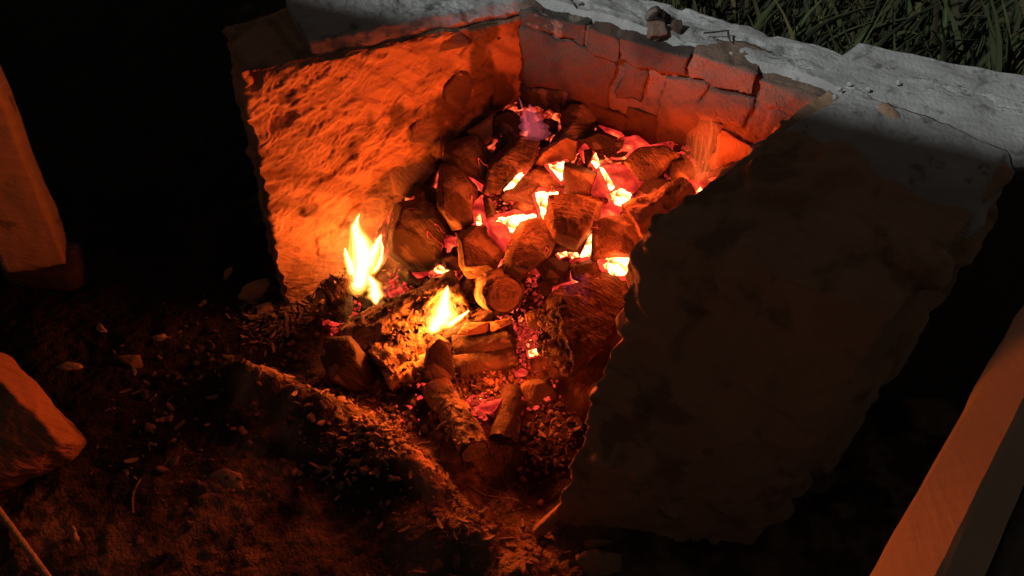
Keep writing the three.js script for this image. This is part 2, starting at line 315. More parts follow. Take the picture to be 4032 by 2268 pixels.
// left wall: plastered clay, flaking in coarse tongues
const leftWall = group('clay_wall', [0, 0, 0]);
tag(leftWall, 'rough flaking clay wall beside the tall yellow flame', 'wall', 'walls of the open fire pit');
{
  const c = box8(L0, C1, [-0.2, -1.78], [-0.57, -1.33], -0.06, TOP - 0.012);
  const flake = (s, y) => {
    const warp = 0.05 * fbm(s * 5, y * 5, 1, 3), q = fbm(s * 9 + warp * 8, y * 26 - s * 6, 4.2, 4);
    const big = fbm(s * 3.2, y * 3.6, 9, 3), plates = smooth(-0.02, 0.03, fbm(s * 7 + 3, y * 11 - s * 3, 6, 3)) - 0.5;
    const chips = smooth(0.02, 0.05, fbm(s * 16 + y * 5, y * 30 - s * 12, 3, 3)) - 0.5, calmer = 0.45 + 0.55 * smooth(-0.15, 0.15, fbm(s * 4 + 2, y * 4, 12, 2));
    const turn = 1.2 * N(s * 6, y * 6, 17), a = s * Math.cos(turn) + y * Math.sin(turn), b = y * Math.cos(turn) - s * Math.sin(turn), straw = Math.max(0, ridge(a * 30, b * 95, 5, 2) - 0.1);
    return 0.012 * big + 0.004 * plates + calmer * (0.003 * chips + 0.004 * q + 0.006 * straw + 0.002 * N(s * 150, y * 150, 3));
  };
  const g = slab(c, 190, 200, 36, (p, n, u, v, w) => {
    const s = u * 0.575, inner = w < 0.02;
    const calm = smooth(0.55, 0.95, u) * 0.3;
    p.addScaledVector(n, flake(s + w * 0.4, p.y) * (1 - calm) * (w > 0.03 ? 0.4 : 1));
    const e = smooth(0.1, 0, u);                                             // ragged free end
    p.x -= e * (0.02 * fbm(p.y * 16, w * 3, 2, 4) + 0.008 * N(p.y * 60, w * 9, 1)); p.z += e * 0.012 * fbm(p.y * 20, w * 3, 7, 3);
    if (inner) p.addScaledVector(n, -0.018 * smooth(0.06, 0.12, fbm(s * 12, p.y * 9, 14, 2)) * smooth(0.2, 0.02, u) * smooth(0.4, 0.5, p.y));
    const t = smooth(0.965, 1, v); p.y -= t * (0.012 + 0.014 * fbm(s * 14, w * 5, 3, 3)) * (0.4 + 0.6 * smooth(0.12, 0, w) + 0.6 * smooth(0.88, 1, w));
    p.addScaledVector(n, -t * 0.006);
  });
  {
    const P = g.attributes.position, col = new Float32Array(P.count * 3);
    for (let i = 0; i < P.count; i++) {
      const x = P.getX(i), y = P.getY(i), z = P.getZ(i), s = (x - L0[0]) * 0.831 - (z - L0[1]) * 0.556;
      // soot stains, thickest in the corner of the pit
      const soot = smooth(-0.02, 0.16, fbm(s * 9, y * 7, 21, 5) + (s - 0.41) * 0.75), spots = smooth(0.08, 0.16, fbm(s * 14 + 5, y * 14, 31, 4));
      const k = lerp(1, 0.28, soot) * lerp(1, 0.72, spots); col[3 * i] = k; col[3 * i + 1] = k * 0.98; col[3 * i + 2] = k * 0.96;
    }
    g.setAttribute('color', new THREE.BufferAttribute(col, 3));
  }
  mesh('clay_body', g, M.clayStained, leftWall);
  // grey ash and mortar spread on the top
  const cap = slab(box8([-0.39, -1.243], [-0.015, -1.5], [-0.2, -1.765], [-0.485, -1.42], TOP - 0.03, TOP - 0.004), 120, 3, 50, (p, n, u, v, w) => {
    if (v > 0.5) p.y += 0.012 * fbm(p.x * 18, 4, p.z * 18, 4) + 0.004 * ridge(p.x * 60, 1, p.z * 60, 2);
    const e = Math.max(smooth(0.06, 0, w), smooth(0.94, 1, w)); p.y -= e * v * 0.016; p.x += 0.012 * fbm(p.x * 15, p.z * 15, 8, 3);
  });
  mesh('ash_cap', cap, M.ashTop, leftWall);
  // stones bedded in the face near the corner
  const face = (s, y, out) => [lerp(L0[0], C1[0], s) + 0.556 * out, y, lerp(L0[1], C1[1], s) + 0.831 * out];
  const stone = (seed, s, y, w, h, mat, out = -0.012) => {
    const r = rng(seed * 31), o = []; for (let i = 0; i < 7; i++) { const a = -i / 7 * 6.283, k = 0.85 + 0.3 * r(); o.push([Math.cos(a) * w * k / 2, Math.sin(a) * h * k / 2]); }
    const m = mesh('stone', lumpGeometry(seed, o.reverse(), { detail: 12, depth: 0.7, rough: 0.07 }), mat, leftWall); m.position.set(...face(s, y, out)); m.rotation.y = 0.59; return m;
  };
  stone(3, 0.735, 0.445, 0.085, 0.1, M.sooty); stone(4, 0.6, 0.37, 0.1, 0.09, M.brick, -0.01); stone(5, 0.86, 0.52, 0.09, 0.07, M.sooty, -0.02);
  stone(6, 0.9, 0.4, 0.07, 0.12, M.sooty, -0.015); stone(7, 0.55, 0.26, 0.12, 0.12, M.clay, -0.012); stone(8, 0.68, 0.55, 0.12, 0.05, M.brick, -0.018); stone(9, 0.78, 0.33, 0.1, 0.1, M.sooty, -0.01);
}
// back wall: courses of clay bricks round a rubble core, ash on top
const backWall = group('brick_wall', [0, 0, 0]);
tag(backWall, 'sooty brick wall at the back of the fire pit, grey ash on top', 'wall', 'walls of the open fire pit');
{
  const U = [0.909, 0.417], out = [0.417, -0.909], len = 0.587;
  const pt = (s, d) => [C1[0] + U[0] * s + out[0] * d, C1[1] + U[1] * s + out[1] * d];
  const core = slab(box8(pt(-0.03, -0.004), pt(len + 0.04, -0.004), pt(len + 0.5, 0.16), pt(-0.25, 0.17), -0.06, TOP - 0.012), 130, 60, 24, (p, n, u, v, w) => {
    p.addScaledVector(n, 0.02 * fbm(p.x * 12, p.y * 14, p.z * 12, 4) + 0.004 * ridge(p.x * 55, p.y * 55, p.z * 55, 2)); if (v > 0.97) p.y += 0.012 * fbm(p.x * 12, 4, p.z * 12, 4);
  });
  mesh('rubble_core', core, M.brick, backWall);
  const brick = (seed, s0, s1, y0, y1, front, mat = M.brick, skew = 0) => {
    const d0 = -0.004 - front * 0.6, d1 = 0.075, r = rng(seed * 17), j = () => (r() - 0.5) * 0.012;
    const a = pt(s0 + j(), d0), b = pt(s1 + j(), d0 + j()), cc = pt(s1, d1), d = pt(s0, d1), cs = box8(a, b, cc, d, y0, y1);
    cs[1][1] += skew; cs[5][1] += skew; cs[2][1] += skew; cs[6][1] += skew; for (const q of [4, 5]) cs[q][1] += j() * 0.7; for (const q of [0, 1]) cs[q][1] += j() * 0.7;
    const nx = Math.max(6, Math.round((s1 - s0) / 0.006)), ny = Math.max(5, Math.round((y1 - y0) / 0.006));
    return mesh('brick', slab(cs, nx, ny, 12, (p, n, u, v, w) => {
      const e = Math.max(smooth(0.1, 0, u), smooth(0.9, 1, u)) + Math.max(smooth(0.12, 0, v), smooth(0.88, 1, v));
      const wx = 0.022 * fbm(p.x * 14, p.y * 14, 40, 3), wy = 0.022 * fbm(p.x * 14, p.y * 14, 50, 3); p.x += U[0] * wx; p.z += U[1] * wx; p.y += wy * smooth(0.6, 0.57, p.y);
      p.addScaledVector(n, 0.02 * fbm(p.x * 12, p.y * 14, p.z * 12, 4) + 0.004 * ridge(p.x * 55, p.y * 55 + seed, p.z * 55, 2) - 0.0028 * e * (0.6 + N(p.x * 40, p.y * 40, seed)));
    }), mat, backWall);
  };
  // top course, thin and nearly continuous
  let k = 1;
  for (const [s0, s1, y0, y1, f, m] of [
    [-0.02, 0.13, 0.55, 0.592, 0.012, M.char], [0.128, 0.2, 0.548, 0.598, 0.016, M.sooty], [0.2, 0.345, 0.551, 0.597, 0.02, M.brick], [0.343, 0.47, 0.548, 0.6, 0.018, M.brick], [0.471, 0.6, 0.546, 0.594, 0.024, M.brick],
    [-0.03, 0.2, 0.43, 0.55, 0.014, M.sooty], [0.205, 0.262, 0.455, 0.548, 0.006, M.brick], [0.264, 0.3, 0.47, 0.548, 0.0, M.brick], [0.303, 0.375, 0.44, 0.546, 0.008, M.brick], [0.376, 0.47, 0.485, 0.544, 0.012, M.brick], [0.474, 0.505, 0.47, 0.543, 0.004, M.brick], [0.507, 0.61, 0.445, 0.544, 0.02, M.brick],
    [-0.03, 0.1, 0.31, 0.432, 0.006, M.char], [0.1, 0.24, 0.32, 0.44, 0.01, M.sooty], [0.235, 0.31, 0.33, 0.458, 0.004, M.brick], [0.31, 0.43, 0.32, 0.478, 0.008, M.brick], [0.43, 0.52, 0.32, 0.468, 0.01, M.clay], [0.518, 0.61, 0.3, 0.445, 0.012, M.clay],
  ]) brick(k++, s0, s1 - 0.001, y0 + 0.001, y1 - 0.001, f, s0 < 0.24 ? (m === M.char ? m : M.sooty) : m, (k % 3 - 1) * 0.006);
  const cap = slab(box8(pt(-0.03, 0.022), pt(len + 0.02, 0.012), pt(len + 0.5, 0.15), pt(-0.25, 0.165), TOP - 0.03, TOP + 0.004), 150, 3, 46, (p, n, u, v, w) => {
    if (v > 0.5) p.y += 0.012 * fbm(p.x * 14, 2, p.z * 14, 4) + 0.0015 * ridge(p.x * 60, 1, p.z * 60, 2) - 0.005 * smooth(0.04, 0.1, fbm(p.x * 30, 7, p.z * 22, 2));
    const e = Math.max(smooth(0.05, 0, w), smooth(0.94, 1, w)); p.y -= e * v * 0.016; const o = 0.012 * fbm(p.x * 15, p.z * 15, 8, 3); p.x += o; p.z += o;
  });
  mesh('ash_cap', cap, M.ashTop, backWall);
}
// right wall: broad plastered block, dented, its inner front edge broken away
const rightWall = group('plastered_wall', [0, 0, 0]);
tag(rightWall, 'broad dark plastered wall with dents and a broken inner edge, next to the orange-lit board', 'wall', 'walls of the open fire pit');
{
  const c = box8(F, C2, [0.757, -1.03], G, -0.12, TOP);
  c[0][0] -= 0.075; c[0][2] += 0.12; c[3][0] += 0.01; c[3][2] -= 0.02;       // the foot of the broken end spreads forward
  const g = slab(c, 110, 130, 70, (p, n, u, v, w) => {
    const q = fbm(p.x * 4.2, p.y * 4.2, p.z * 4.2, 3);
    p.addScaledVector(n, 0.016 * q - 0.022 * smooth(0.08, 0.2, fbm(p.x * 7 + 4, p.y * 7, p.z * 7, 2)) + 0.006 * fbm(p.x * 20, p.y * 20, p.z * 20, 3) + 0.0025 * N(p.x * 70, p.y * 70, p.z * 70));
    const e = smooth(0.12, 0, u) * smooth(0.12, 0, w);                      // crumbled vertical edge
    const b = 0.03 * fbm(p.y * 13, 2, 5, 4) + 0.012 * N(p.y * 48, 3, 1) - 0.006;
    p.x += e * b * 1.1; p.z -= e * b * 0.6;
  });
  mesh('plaster_body', g, M.clay, rightWall);
  const cap = slab(box8([0.36, -1.06], [0.535, -1.235], [0.78, -1.045], [0.64, -0.88], TOP - 0.03, TOP + 0.014), 70, 3, 70, (p, n, u, v, w) => {
    const e = Math.max(smooth(0.1, 0, w), smooth(0.9, 1, w), smooth(0.35, 0, u), 0); p.y -= v * e * 0.03;
    if (v > 0.5) p.y += 0.012 * fbm(p.x * 11, 6, p.z * 11, 4) + 0.0015 * ridge(p.x * 55, 1, p.z * 55, 2);
    p.x += 0.03 * fbm(p.x * 9, p.z * 9, 8, 3); p.z += 0.03 * fbm(p.x * 9, p.z * 9, 3, 3);
  });
  mesh('ash_cap', cap, M.ashTop, rightWall);
  const shadedBlock = slab(box8([0.5, -1.27], [0.62, -1.42], [1.6, -1.2], [0.775, -1.05], -0.05, TOP - 0.002), 60, 4, 60, (p, n, u, v, w) => { if (v > 0.9) p.y += 0.014 * fbm(p.x * 10, 6, p.z * 10, 4) - 0.012; });
  mesh('shaded_block', shadedBlock, M.shadedBlock, rightWall);  // corner block, its front shade put into the dark colour
  const bankCap = slab(box8([0.5, -1.27], [0.62, -1.42], [1.6, -1.2], [0.775, -1.06], TOP - 0.02, TOP + 0.003), 60, 2, 60, (p, n, u, v, w) => { if (v > 0.9) p.y += 0.014 * fbm(p.x * 10, 6, p.z * 10, 4); });
  mesh('ash_cap', bankCap, M.ashTop, rightWall);
}

// ---------------------------------------------------------------- ember bed inside the pit
{
  const pos = [], uv = [], idx = [], nu = 150, nv = 90;
  for (let j = 0; j <= nv; j++) for (let i = 0; i <= nu; i++) {
    const d = j / nv * 0.36, s = lerp(-0.02 - d * 0.62, 0.6 - d * 0.2, i / nu), x = C1[0] + 0.909 * s - 0.417 * d, z = C1[1] + 0.417 * s + 0.909 * d;
    const h = heap(x, z) + 0.004 + 0.02 * fbm(x * 18, 2, z * 18, 3) + 0.008 * N(x * 60, 3, z * 60);
    pos.push(x, d > 0.34 ? h - 0.03 : h, z); uv.push(s, d);
  }
  for (let j = 0; j < nv; j++) for (let i = 0; i < nu; i++) { const a = j * (nu + 1) + i; idx.push(a, a + nu + 1, a + 1, a + 1, a + nu + 1, a + nu + 2); }
  const g = new THREE.BufferGeometry(); g.setAttribute('position', new THREE.Float32BufferAttribute(pos, 3)); g.setAttribute('uv', new THREE.Float32BufferAttribute(uv, 2)); g.setIndex(idx); g.computeVertexNormals();
  tag(mesh('glowing_ember_bed', g, M.bed), 'bed of glowing cinders and ash under the charcoal lumps', 'embers', null, 'stuff');
}

// ---------------------------------------------------------------- charcoal lumps
const COALS = 'charcoal lumps heaped against the back wall';
const grow = (o, k) => o.map(([x, y]) => [x * k, y * k]);
const coal = (seed, pos, outline, label, mat = M.coal, o = {}) => tag(lump('charcoal_lump', seed, pos, grow(outline, 1.1), mat, { depth: 0.85, rough: 0.055, sharp: 60, ...o }), label, 'charcoal', COALS);
coal(1, [-0.206,0.183,-1.242],[[-0.046,0.06],[0.004,0.068],[0.042,0.052],[0.058,-0.008],[0.048,-0.065],[-0.013,-0.068],[-0.057,-0.041],[-0.058,0.026]], 'large upright block of charcoal against the clay wall, ashy lower half', M.coal, { depth: 0.8 });
coal(2, [-0.129,0.272,-1.274],[[-0.034,0.059],[-0.001,0.064],[0.037,0.018],[0.034,-0.052],[-0.009,-0.064],[-0.037,-0.023]], 'tall charcoal lump split by a thin dark crack');
coal(3, [-0.116,0.317,-1.332],[[-0.041,0.035],[0.021,0.052],[0.047,0.006],[0.033,-0.052],[-0.021,-0.027],[-0.047,0.006]], 'dark brown charcoal slab leaning on the clay wall above the cracked lump');
coal(4, [-0.023,0.339,-1.303],[[-0.038,0.013],[0.011,0.054],[0.053,0.044],[0.035,-0.019],[-0.014,-0.054],[-0.053,-0.05]], 'broad smooth charcoal block under the violet flame', M.coalStriped);
coal(5, [0.115,0.349,-1.265],[[-0.027,0.038],[0.002,0.023],[0.031,0.015],[0.018,-0.038],[-0.022,-0.035],[-0.031,0.006]], 'squat charcoal cube between two white-hot gaps');
coal(6, [0.065,0.366,-1.332],[[-0.03,-0.003],[0.017,0.029],[0.04,0.019],[0.033,-0.019],[0.001,-0.029],[-0.04,-0.028]], 'flaky orange-lit wood chunk behind the charcoal cube', M.wood, { grooves: 0.12 });
coal(7, [0.251,0.391,-1.274],[[-0.05,0.003],[-0.022,0.028],[0.025,0.031],[0.05,0.013],[0.009,-0.027],[-0.03,-0.031]], 'lens-shaped olive-brown charcoal lump above the glowing red face');
coal(8, [0.11,0.309,-1.173],[[-0.046,0.047],[-0.004,0.049],[0.05,0.034],[0.043,-0.001],[0.004,-0.049],[-0.035,-0.032],[-0.05,-0.001]], 'pointed charcoal block with a triangular notch', M.coalStriped);
coal(9, [0.205,0.306,-1.142],[[-0.052,0.029],[-0.006,0.041],[0.055,0.029],[0.052,-0.024],[-0.006,-0.041],[-0.055,-0.039]], 'reddish charcoal block above the big square white-hot gap');
coal(10, [0.032,0.252,-1.152],[[-0.043,0.009],[-0.022,0.046],[0.011,0.054],[0.049,0.035],[0.033,-0.013],[-0.022,-0.054],[-0.049,-0.044]], 'lens-shaped charcoal lump with a knot on its face', M.coal, { depth: 0.8 });
coal(11, [-0.064,0.212,-1.173],[[-0.049,0.028],[-0.013,0.049],[0.028,0.042],[0.049,0.019],[0.019,-0.037],[-0.029,-0.049],[-0.045,-0.021]], 'ash-speckled charcoal lump beside the largest white-hot gap');
coal(12, [-0.054,0.264,-1.223],[[-0.016,0.035],[0,0.036],[0.016,-0.012],[0.011,-0.036],[-0.007,-0.02]], 'narrow dark charcoal splinter standing in the embers', M.char);
coal(13, [0.147,0.242,-1.112],[[-0.033,0.009],[-0.002,0.024],[0.033,0.013],[0.031,-0.018],[-0.009,-0.024],[-0.029,-0.015]], 'purplish charcoal lump under the row of bright dots', M.char);
coal(14, [0.078,0.222,-1.134],[[-0.036,0.009],[-0.001,0.022],[0.036,0.009],[0.031,-0.017],[-0.017,-0.022]], 'flat dark charcoal lump in violet haze beside the embers', M.char);
coal(15, [-0.129,0.16,-1.192],[[-0.024,0.008],[0.001,0.016],[0.024,0.006],[0.018,-0.016],[-0.014,-0.016]], 'small ashy charcoal lump above the oval bright ember');
coal(16, [0.107,0.4,-1.405],[[-0.034,0.006],[-0.012,0.029],[0.029,0.027],[0.034,-0.011],[0.012,-0.029],[-0.029,-0.027]], 'rounded brown charcoal lump at the foot of the back wall');
coal(17, [0.178,0.4,-1.438],[[-0.033,0.013],[-0.008,0.024],[0.033,0.006],[0.031,-0.019],[-0.008,-0.024],[-0.031,-0.011]], 'charcoal lump with one pale side at the foot of the back wall', M.clay);
coal(18, [0.288,0.394,-1.445],[[-0.074,0.005],[-0.041,0.039],[0.027,0.044],[0.074,-0.003],[0.061,-0.037],[-0.007,-0.044],[-0.066,-0.029]], 'long flat grey charcoal slab lying along the back wall', M.char);
coal(19, [0.145,0.386,-1.348],[[-0.039,0.002],[0,0.019],[0.039,0.006],[0.032,-0.015],[-0.016,-0.019]], 'thin black charcoal piece behind the upright bright ember', M.char);
coal(20, [0.133,0.368,-1.301],[[-0.01,0.019],[0.004,0.022],[0.01,-0.013],[-0.006,-0.022]], 'small black charcoal chip beside the charcoal cube', M.char);
coal(21, [0.317,0.385,-1.264],[[-0.024,0.018],[0.007,0.026],[0.024,-0.005],[-0.001,-0.026],[-0.024,-0.013]], 'small dark charcoal lump right of the lens-shaped lump', M.char);
coal(22, [-0.032,0.368,-1.406],[[-0.038,0.013],[0.004,0.029],[0.038,-0.004],[0.004,-0.029],[-0.038,-0.025]], 'brown charcoal lump in the dark corner of the pit', M.char);
coal(23, [-0.087,0.356,-1.393],[[-0.033,0],[0.018,0.034],[0.033,0],[-0.008,-0.034]], 'flat clay-coloured stone wedged in the pit corner', M.clay);
coal(24, [0.179,0.323,-1.198],[[-0.02,0.01],[0.003,0.018],[0.02,0.002],[0.011,-0.015],[-0.016,-0.018]], 'crumbling red-rimmed charcoal knot under the bright crack', M.red);
coal(25, [0.239,0.242,-1.124],[[-0.031,0.016],[0.031,0.031],[0.031,-0.016],[-0.008,-0.031]], 'dark charcoal lump tucked under the plastered wall', M.char);
coal(26, [0.028,0.31,-1.282],[[-0.045,0.02],[-0.004,0.037],[0.061,0.012],[0.053,-0.02],[-0.004,-0.037],[-0.061,-0.028]], 'low crumbling charcoal lump in the middle of the heap', M.coal, { rough: 0.12 });
coal(27, [0.268,0.348,-1.259],[[-0.04,0],[-0.008,0.024],[0.04,0.012],[0.032,-0.016],[-0.016,-0.024]], 'half buried charcoal lump behind the grooved log', M.char);
coal(28, [-0.009,0.172,-1.155],[[-0.041,0],[0,0.024],[0.041,0],[0.008,-0.024],[-0.033,-0.02]], 'olive-brown charcoal lump behind the sawn log end', M.coal);
coal(29, [0.393,0.392,-1.25],[[-0.033,0.004],[0.013,0.027],[0.033,0.019],[0.013,-0.012],[-0.025,-0.027]], 'violet-edged charcoal lump in the right corner under the orange wisps', M.char);

{
  const r = rng(909), list = [[-0.097,0.164,-1.215], [-0.057,0.204,-1.225], [0.012,0.267,-1.249], [-0.044,0.299,-1.321], [0.064,0.313,-1.29], [0.099,0.361,-1.37], [0.04,0.363,-1.402], [0.197,0.368,-1.345], [0.261,0.385,-1.373], [0.307,0.38,-1.329], [0.322,0.369,-1.291], [0.131,0.298,-1.239], [0.187,0.293,-1.202], [0.1,0.225,-1.172], [0.036,0.206,-1.185], [0.008,0.158,-1.161], [0.09,0.172,-1.133], [0.168,0.191,-1.111], [0.204,0.219,-1.121], [-0.023,0.333,-1.362], [-0.089,0.31,-1.358], [-0.117,0.269,-1.309], [0.172,0.384,-1.436], [0.276,0.366,-1.303], [-0.194,0.229,-1.31], [-0.225,0.083,-1.21], [-0.083,0.114,-1.172], [0.386,0.384,-1.321]];
  list.forEach(([x, y, z], i) => {
    const w = 0.02 + 0.022 * r(), o = []; for (let k = 0; k < 6; k++) { const a = k / 6 * 6.283, q = 0.7 + 0.6 * r(); o.push([Math.cos(a) * w * q * 1.25, Math.sin(a) * w * q * 0.8]); }
    const m = lump('charcoal_piece', 300 + i, [x, y + 0.006, z], o, [M.char, M.coal, M.coalStriped][i % 3], { detail: 10, rough: 0.12 }); m.rotation.z += (r() - 0.5) * 2;
    tag(m, 'small charcoal piece wedged between the larger lumps', 'charcoal', 'small charcoal pieces filling the heap');
  });
}
// red-hot lumps
const REDS = 'red-hot charcoal lumps';
const ember = (seed, pos, outline, label, mat = M.redHot, o = {}) => tag(lump('glowing_coal', seed, pos, outline, mat, { detail: 11, depth: 0.8, rough: 0.06, ...o }), label, 'ember', REDS);
ember(41, [0.193,0.358,-1.25],[[-0.057,-0.025],[-0.038,0.03],[0.002,0.036],[0.057,0.014],[0.033,-0.017],[0.002,-0.036]], 'broad glowing red charcoal face crossed by a white-hot crack');
ember(42, [-0.083,0.257,-1.245],[[-0.027,-0.023],[-0.011,0.018],[0.009,0.035],[0.027,-0.023],[0.027,-0.035]], 'triangular glowing red coal beside the narrow dark splinter');
ember(43, [-0.13,0.182,-1.219],[[-0.018,0.015],[0.008,0.018],[0.018,-0.018],[-0.016,-0.018]], 'small square glowing red coal between two ashy lumps', M.red);
ember(44, [0.277,0.395,-1.333],[[-0.06,-0.009],[-0.044,-0.001],[0.06,0.019],[0.052,0.005],[-0.036,-0.019]], 'long thin glowing red coal below the flat grey slab');
ember(45, [0.215,0.377,-1.341],[[-0.037,0.02],[0.012,0.028],[0.045,0.004],[0.012,-0.028],[-0.045,-0.02]], 'dull red glowing coal behind the lens-shaped lump', M.red);
ember(46, [0.177,0.393,-1.375],[[-0.033,0.017],[0.016,0.001],[0.033,-0.017],[0,-0.011]], 'glowing red edge of coal under the pale-sided lump', M.red);
ember(47, [-0.104,0.292,-1.302],[[-0.046,0.029],[-0.021,0.037],[0.046,-0.021],[0.037,-0.037]], 'red glowing sliver between the cracked lump and the broad block', M.red);
ember(48, [0.339,0.367,-1.253],[[-0.043,-0.006],[-0.004,0.018],[0.043,0.025],[0.043,-0.006],[0,-0.025]], 'glowing red coal at the root of the orange wisps');
ember(49, [0.129,0.364,-1.33],[[0.002,0.035],[0.018,-0.01],[0.002,-0.035],[-0.018,0.006]], 'upright glowing red coal behind the charcoal cube', M.red);
ember(50, [0.386,0.394,-1.245],[[-0.027,-0.003],[0.019,0.018],[0.027,0.012],[-0.012,-0.018]], 'glowing red patch of coal against the plastered wall');
ember(51, [0.136,0.222,-1.132],[[-0.028,0.016],[-0.012,0.032],[0.028,0.025],[0.012,-0.016],[-0.02,-0.032]], 'crumbling red coal between the two purplish lumps', M.red);
ember(52, [0.108,0.179,-1.111],[[-0.026,0.012],[0.014,0.028],[0.03,-0.004],[-0.002,-0.028],[-0.03,-0.02]], 'dull red coal in violet haze above the barky stump', M.red);
ember(53, [-0.361,0.023,-1.131],[[-0.035,0.009],[-0.001,0.019],[0.035,0.009],[0.034,-0.009],[-0.027,-0.019]], 'red glowing coal under the charred stump');
ember(54, [-0.247,0.066,-1.17],[[-0.02,0.009],[0.01,0.022],[0.02,0.004],[-0.007,-0.022]], 'glowing red coal beside the blue-edged flame');
ember(55, [-0.211,0.103,-1.209],[[-0.039,0.006],[0.013,0.016],[0.039,-0.003],[-0.004,-0.016]], 'red glowing coals below the large upright block');
ember(56, [0.034,0.038,-1.01],[[-0.015,0.002],[0.001,0.009],[0.015,0.002],[0.009,-0.007],[-0.011,-0.009]], 'pinkish red coal below the arched stick', M.red);
ember(57, [-0.029,0.007,-0.932],[[-0.036,0.001],[0.004,0.017],[0.036,0.025],[0,-0.023],[-0.02,-0.025]], 'red glowing patch of embers beside the loose barky log');
ember(58, [0.24,0.253,-1.106],[[-0.004,0.027],[0.015,0.035],[0.012,-0.012],[-0.008,-0.035],[-0.015,-0.023]], 'row of red glowing coal along the plastered wall', M.red);
ember(59, [0.24,0.266,-1.144],[[-0.023,0],[-0.004,0.016],[0.023,0.031],[0.02,-0.008],[-0.004,-0.031]], 'orange glowing coal against the plastered wall');

// white-hot gaps deep in the heap, each with its own light
const HOTS = 'white-hot embers glowing between the lumps';
const hotLight = new THREE.Color().setRGB(1, 0.088, 0.013);
function hotEmber(seed, pos, outline, label, power) {
  const m = tag(lump('glowing_ember', seed, pos, grow(outline, 1.08), M.hot, { detail: 11, depth: 0.6, rough: 0.26 }), label, 'ember', HOTS);
  const rim = mesh('glowing_rim', lumpGeometry(seed + 500, grow(outline, 1.5), { detail: 8, depth: 0.5, rough: 0.2 }), M.redHot, m); rim.position.set(0, -0.002, -0.008);
  return m;
}
hotEmber(61, [0.07,0.358,-1.271],[[-0.018,0.009],[0.013,0.017],[0.018,-0.001],[0.006,-0.017],[-0.006,-0.006]], 'white-hot ember left of the charcoal cube', 0.05);
hotEmber(62, [0.193,0.358,-1.202],[[-0.018,0.005],[0,0.015],[0.018,0.006],[0.012,-0.015],[-0.011,-0.012]], 'white-hot ember at the lower end of the bright crack', 0.06);
hotEmber(63, [0.169,0.373,-1.227],[[-0.016,0.024],[-0.008,0.022],[0.016,-0.019],[0.007,-0.024]], 'slanting white-hot crack across the red coal face', 0);
hotEmber(64, [0.055,0.309,-1.207],[[-0.02,0.027],[0.02,0.031],[0.013,-0.027],[-0.003,-0.031]], 'tall white-hot wedge left of the pointed charcoal block', 0.09);
hotEmber(65, [-0.005,0.262,-1.191],[[-0.034,0.015],[-0.004,0.027],[0.036,0.027],[0.028,0.003],[-0.012,-0.027],[-0.036,-0.009]], 'largest white-hot ember in front of the crumbling middle lump', 0.1);
hotEmber(66, [0.139,0.288,-1.138],[[-0.013,-0.021],[0.001,0.01],[0.013,0.025],[0.013,-0.025]], 'triangular white-hot ember below the pointed block', 0.04);
hotEmber(67, [0.192,0.276,-1.097],[[-0.023,0.008],[0.023,0.018],[0.022,-0.018],[-0.008,-0.017]], 'square white-hot ember under the reddish block', 0.09);
hotEmber(68, [0.237,0.305,-1.106],[[-0.016,-0.011],[0.014,0.019],[0.016,-0.004],[-0.007,-0.019]], 'white-hot sliver at the edge of the plastered wall', 0.03);
hotEmber(69, [-0.015,0.332,-1.26],[[-0.02,-0.019],[0.014,0.019],[0.02,0.014],[-0.002,-0.013]], 'thin slanting white-hot sliver on the broad block', 0);
hotEmber(70, [0.143,0.382,-1.284],[[-0.008,-0.004],[0,0.014],[0.008,-0.007],[0.002,-0.014]], 'upright yellow-hot ember behind the charcoal cube', 0);
hotEmber(71, [-0.153,0.147,-1.18],[[-0.018,-0.004],[-0.002,0.008],[0.018,-0.003],[0,-0.008]], 'oval white-hot ember above the long barky log', 0.03);
hotEmber(72, [0.054,0.08,-1.029],[[-0.009,0.004],[0.006,0.007],[0.009,-0.004],[-0.006,-0.007]], 'lone yellow-hot ember among red crumbs by the barky stump', 0.01);
hotEmber(73, [0.227,0.401,-1.299],[[-0.006,0.001],[0.003,0.006],[0.006,-0.002],[-0.002,-0.006]], 'bright bead on the long thin red coal', 0.04);
hotEmber(74, [0.094,0.261,-1.131],[[-0.01,0.002],[0.005,0.005],[0.01,-0.002],[-0.004,-0.005]], 'bright bead furthest along the row from the white-hot triangle', 0);
hotEmber(75, [0.114,0.269,-1.121],[[-0.009,0.005],[0.005,0.005],[0.009,-0.002],[-0.003,-0.005]], 'middle bright bead in the row above the purplish lump', 0);
hotEmber(76, [-0.079,0.261,-1.213],[[-0.006,0.002],[0.002,0.011],[0.006,-0.006],[-0.003,-0.011]], 'small yellow-hot spot on the triangular red coal', 0);
hotEmber(77, [0.339,0.379,-1.209],[[-0.011,-0.005],[0.004,0.009],[0.011,0.003],[-0.005,-0.009]], 'yellow-hot ember at the corner of the plastered wall', 0.07);

// the light that the white-hot embers throw out, just in front of them
for (const [p, power] of [[[-0.002,0.291,-1.178], 0.15], [[0.063,0.343,-1.198], 0.12], [[0.18,0.387,-1.194], 0.14], [[0.185,0.305,-1.092], 0.12], [[0.337,0.409,-1.225], 0.07], [[-0.023,0.075,-0.97], 0.05]]) {
  const l = new THREE.PointLight(hotLight, power, 0, 2); l.name = 'ember_light'; l.position.set(...p); l.castShadow = true; l.shadow.radius = 2; l.shadow.bias = -0.002; scene.add(l);
}

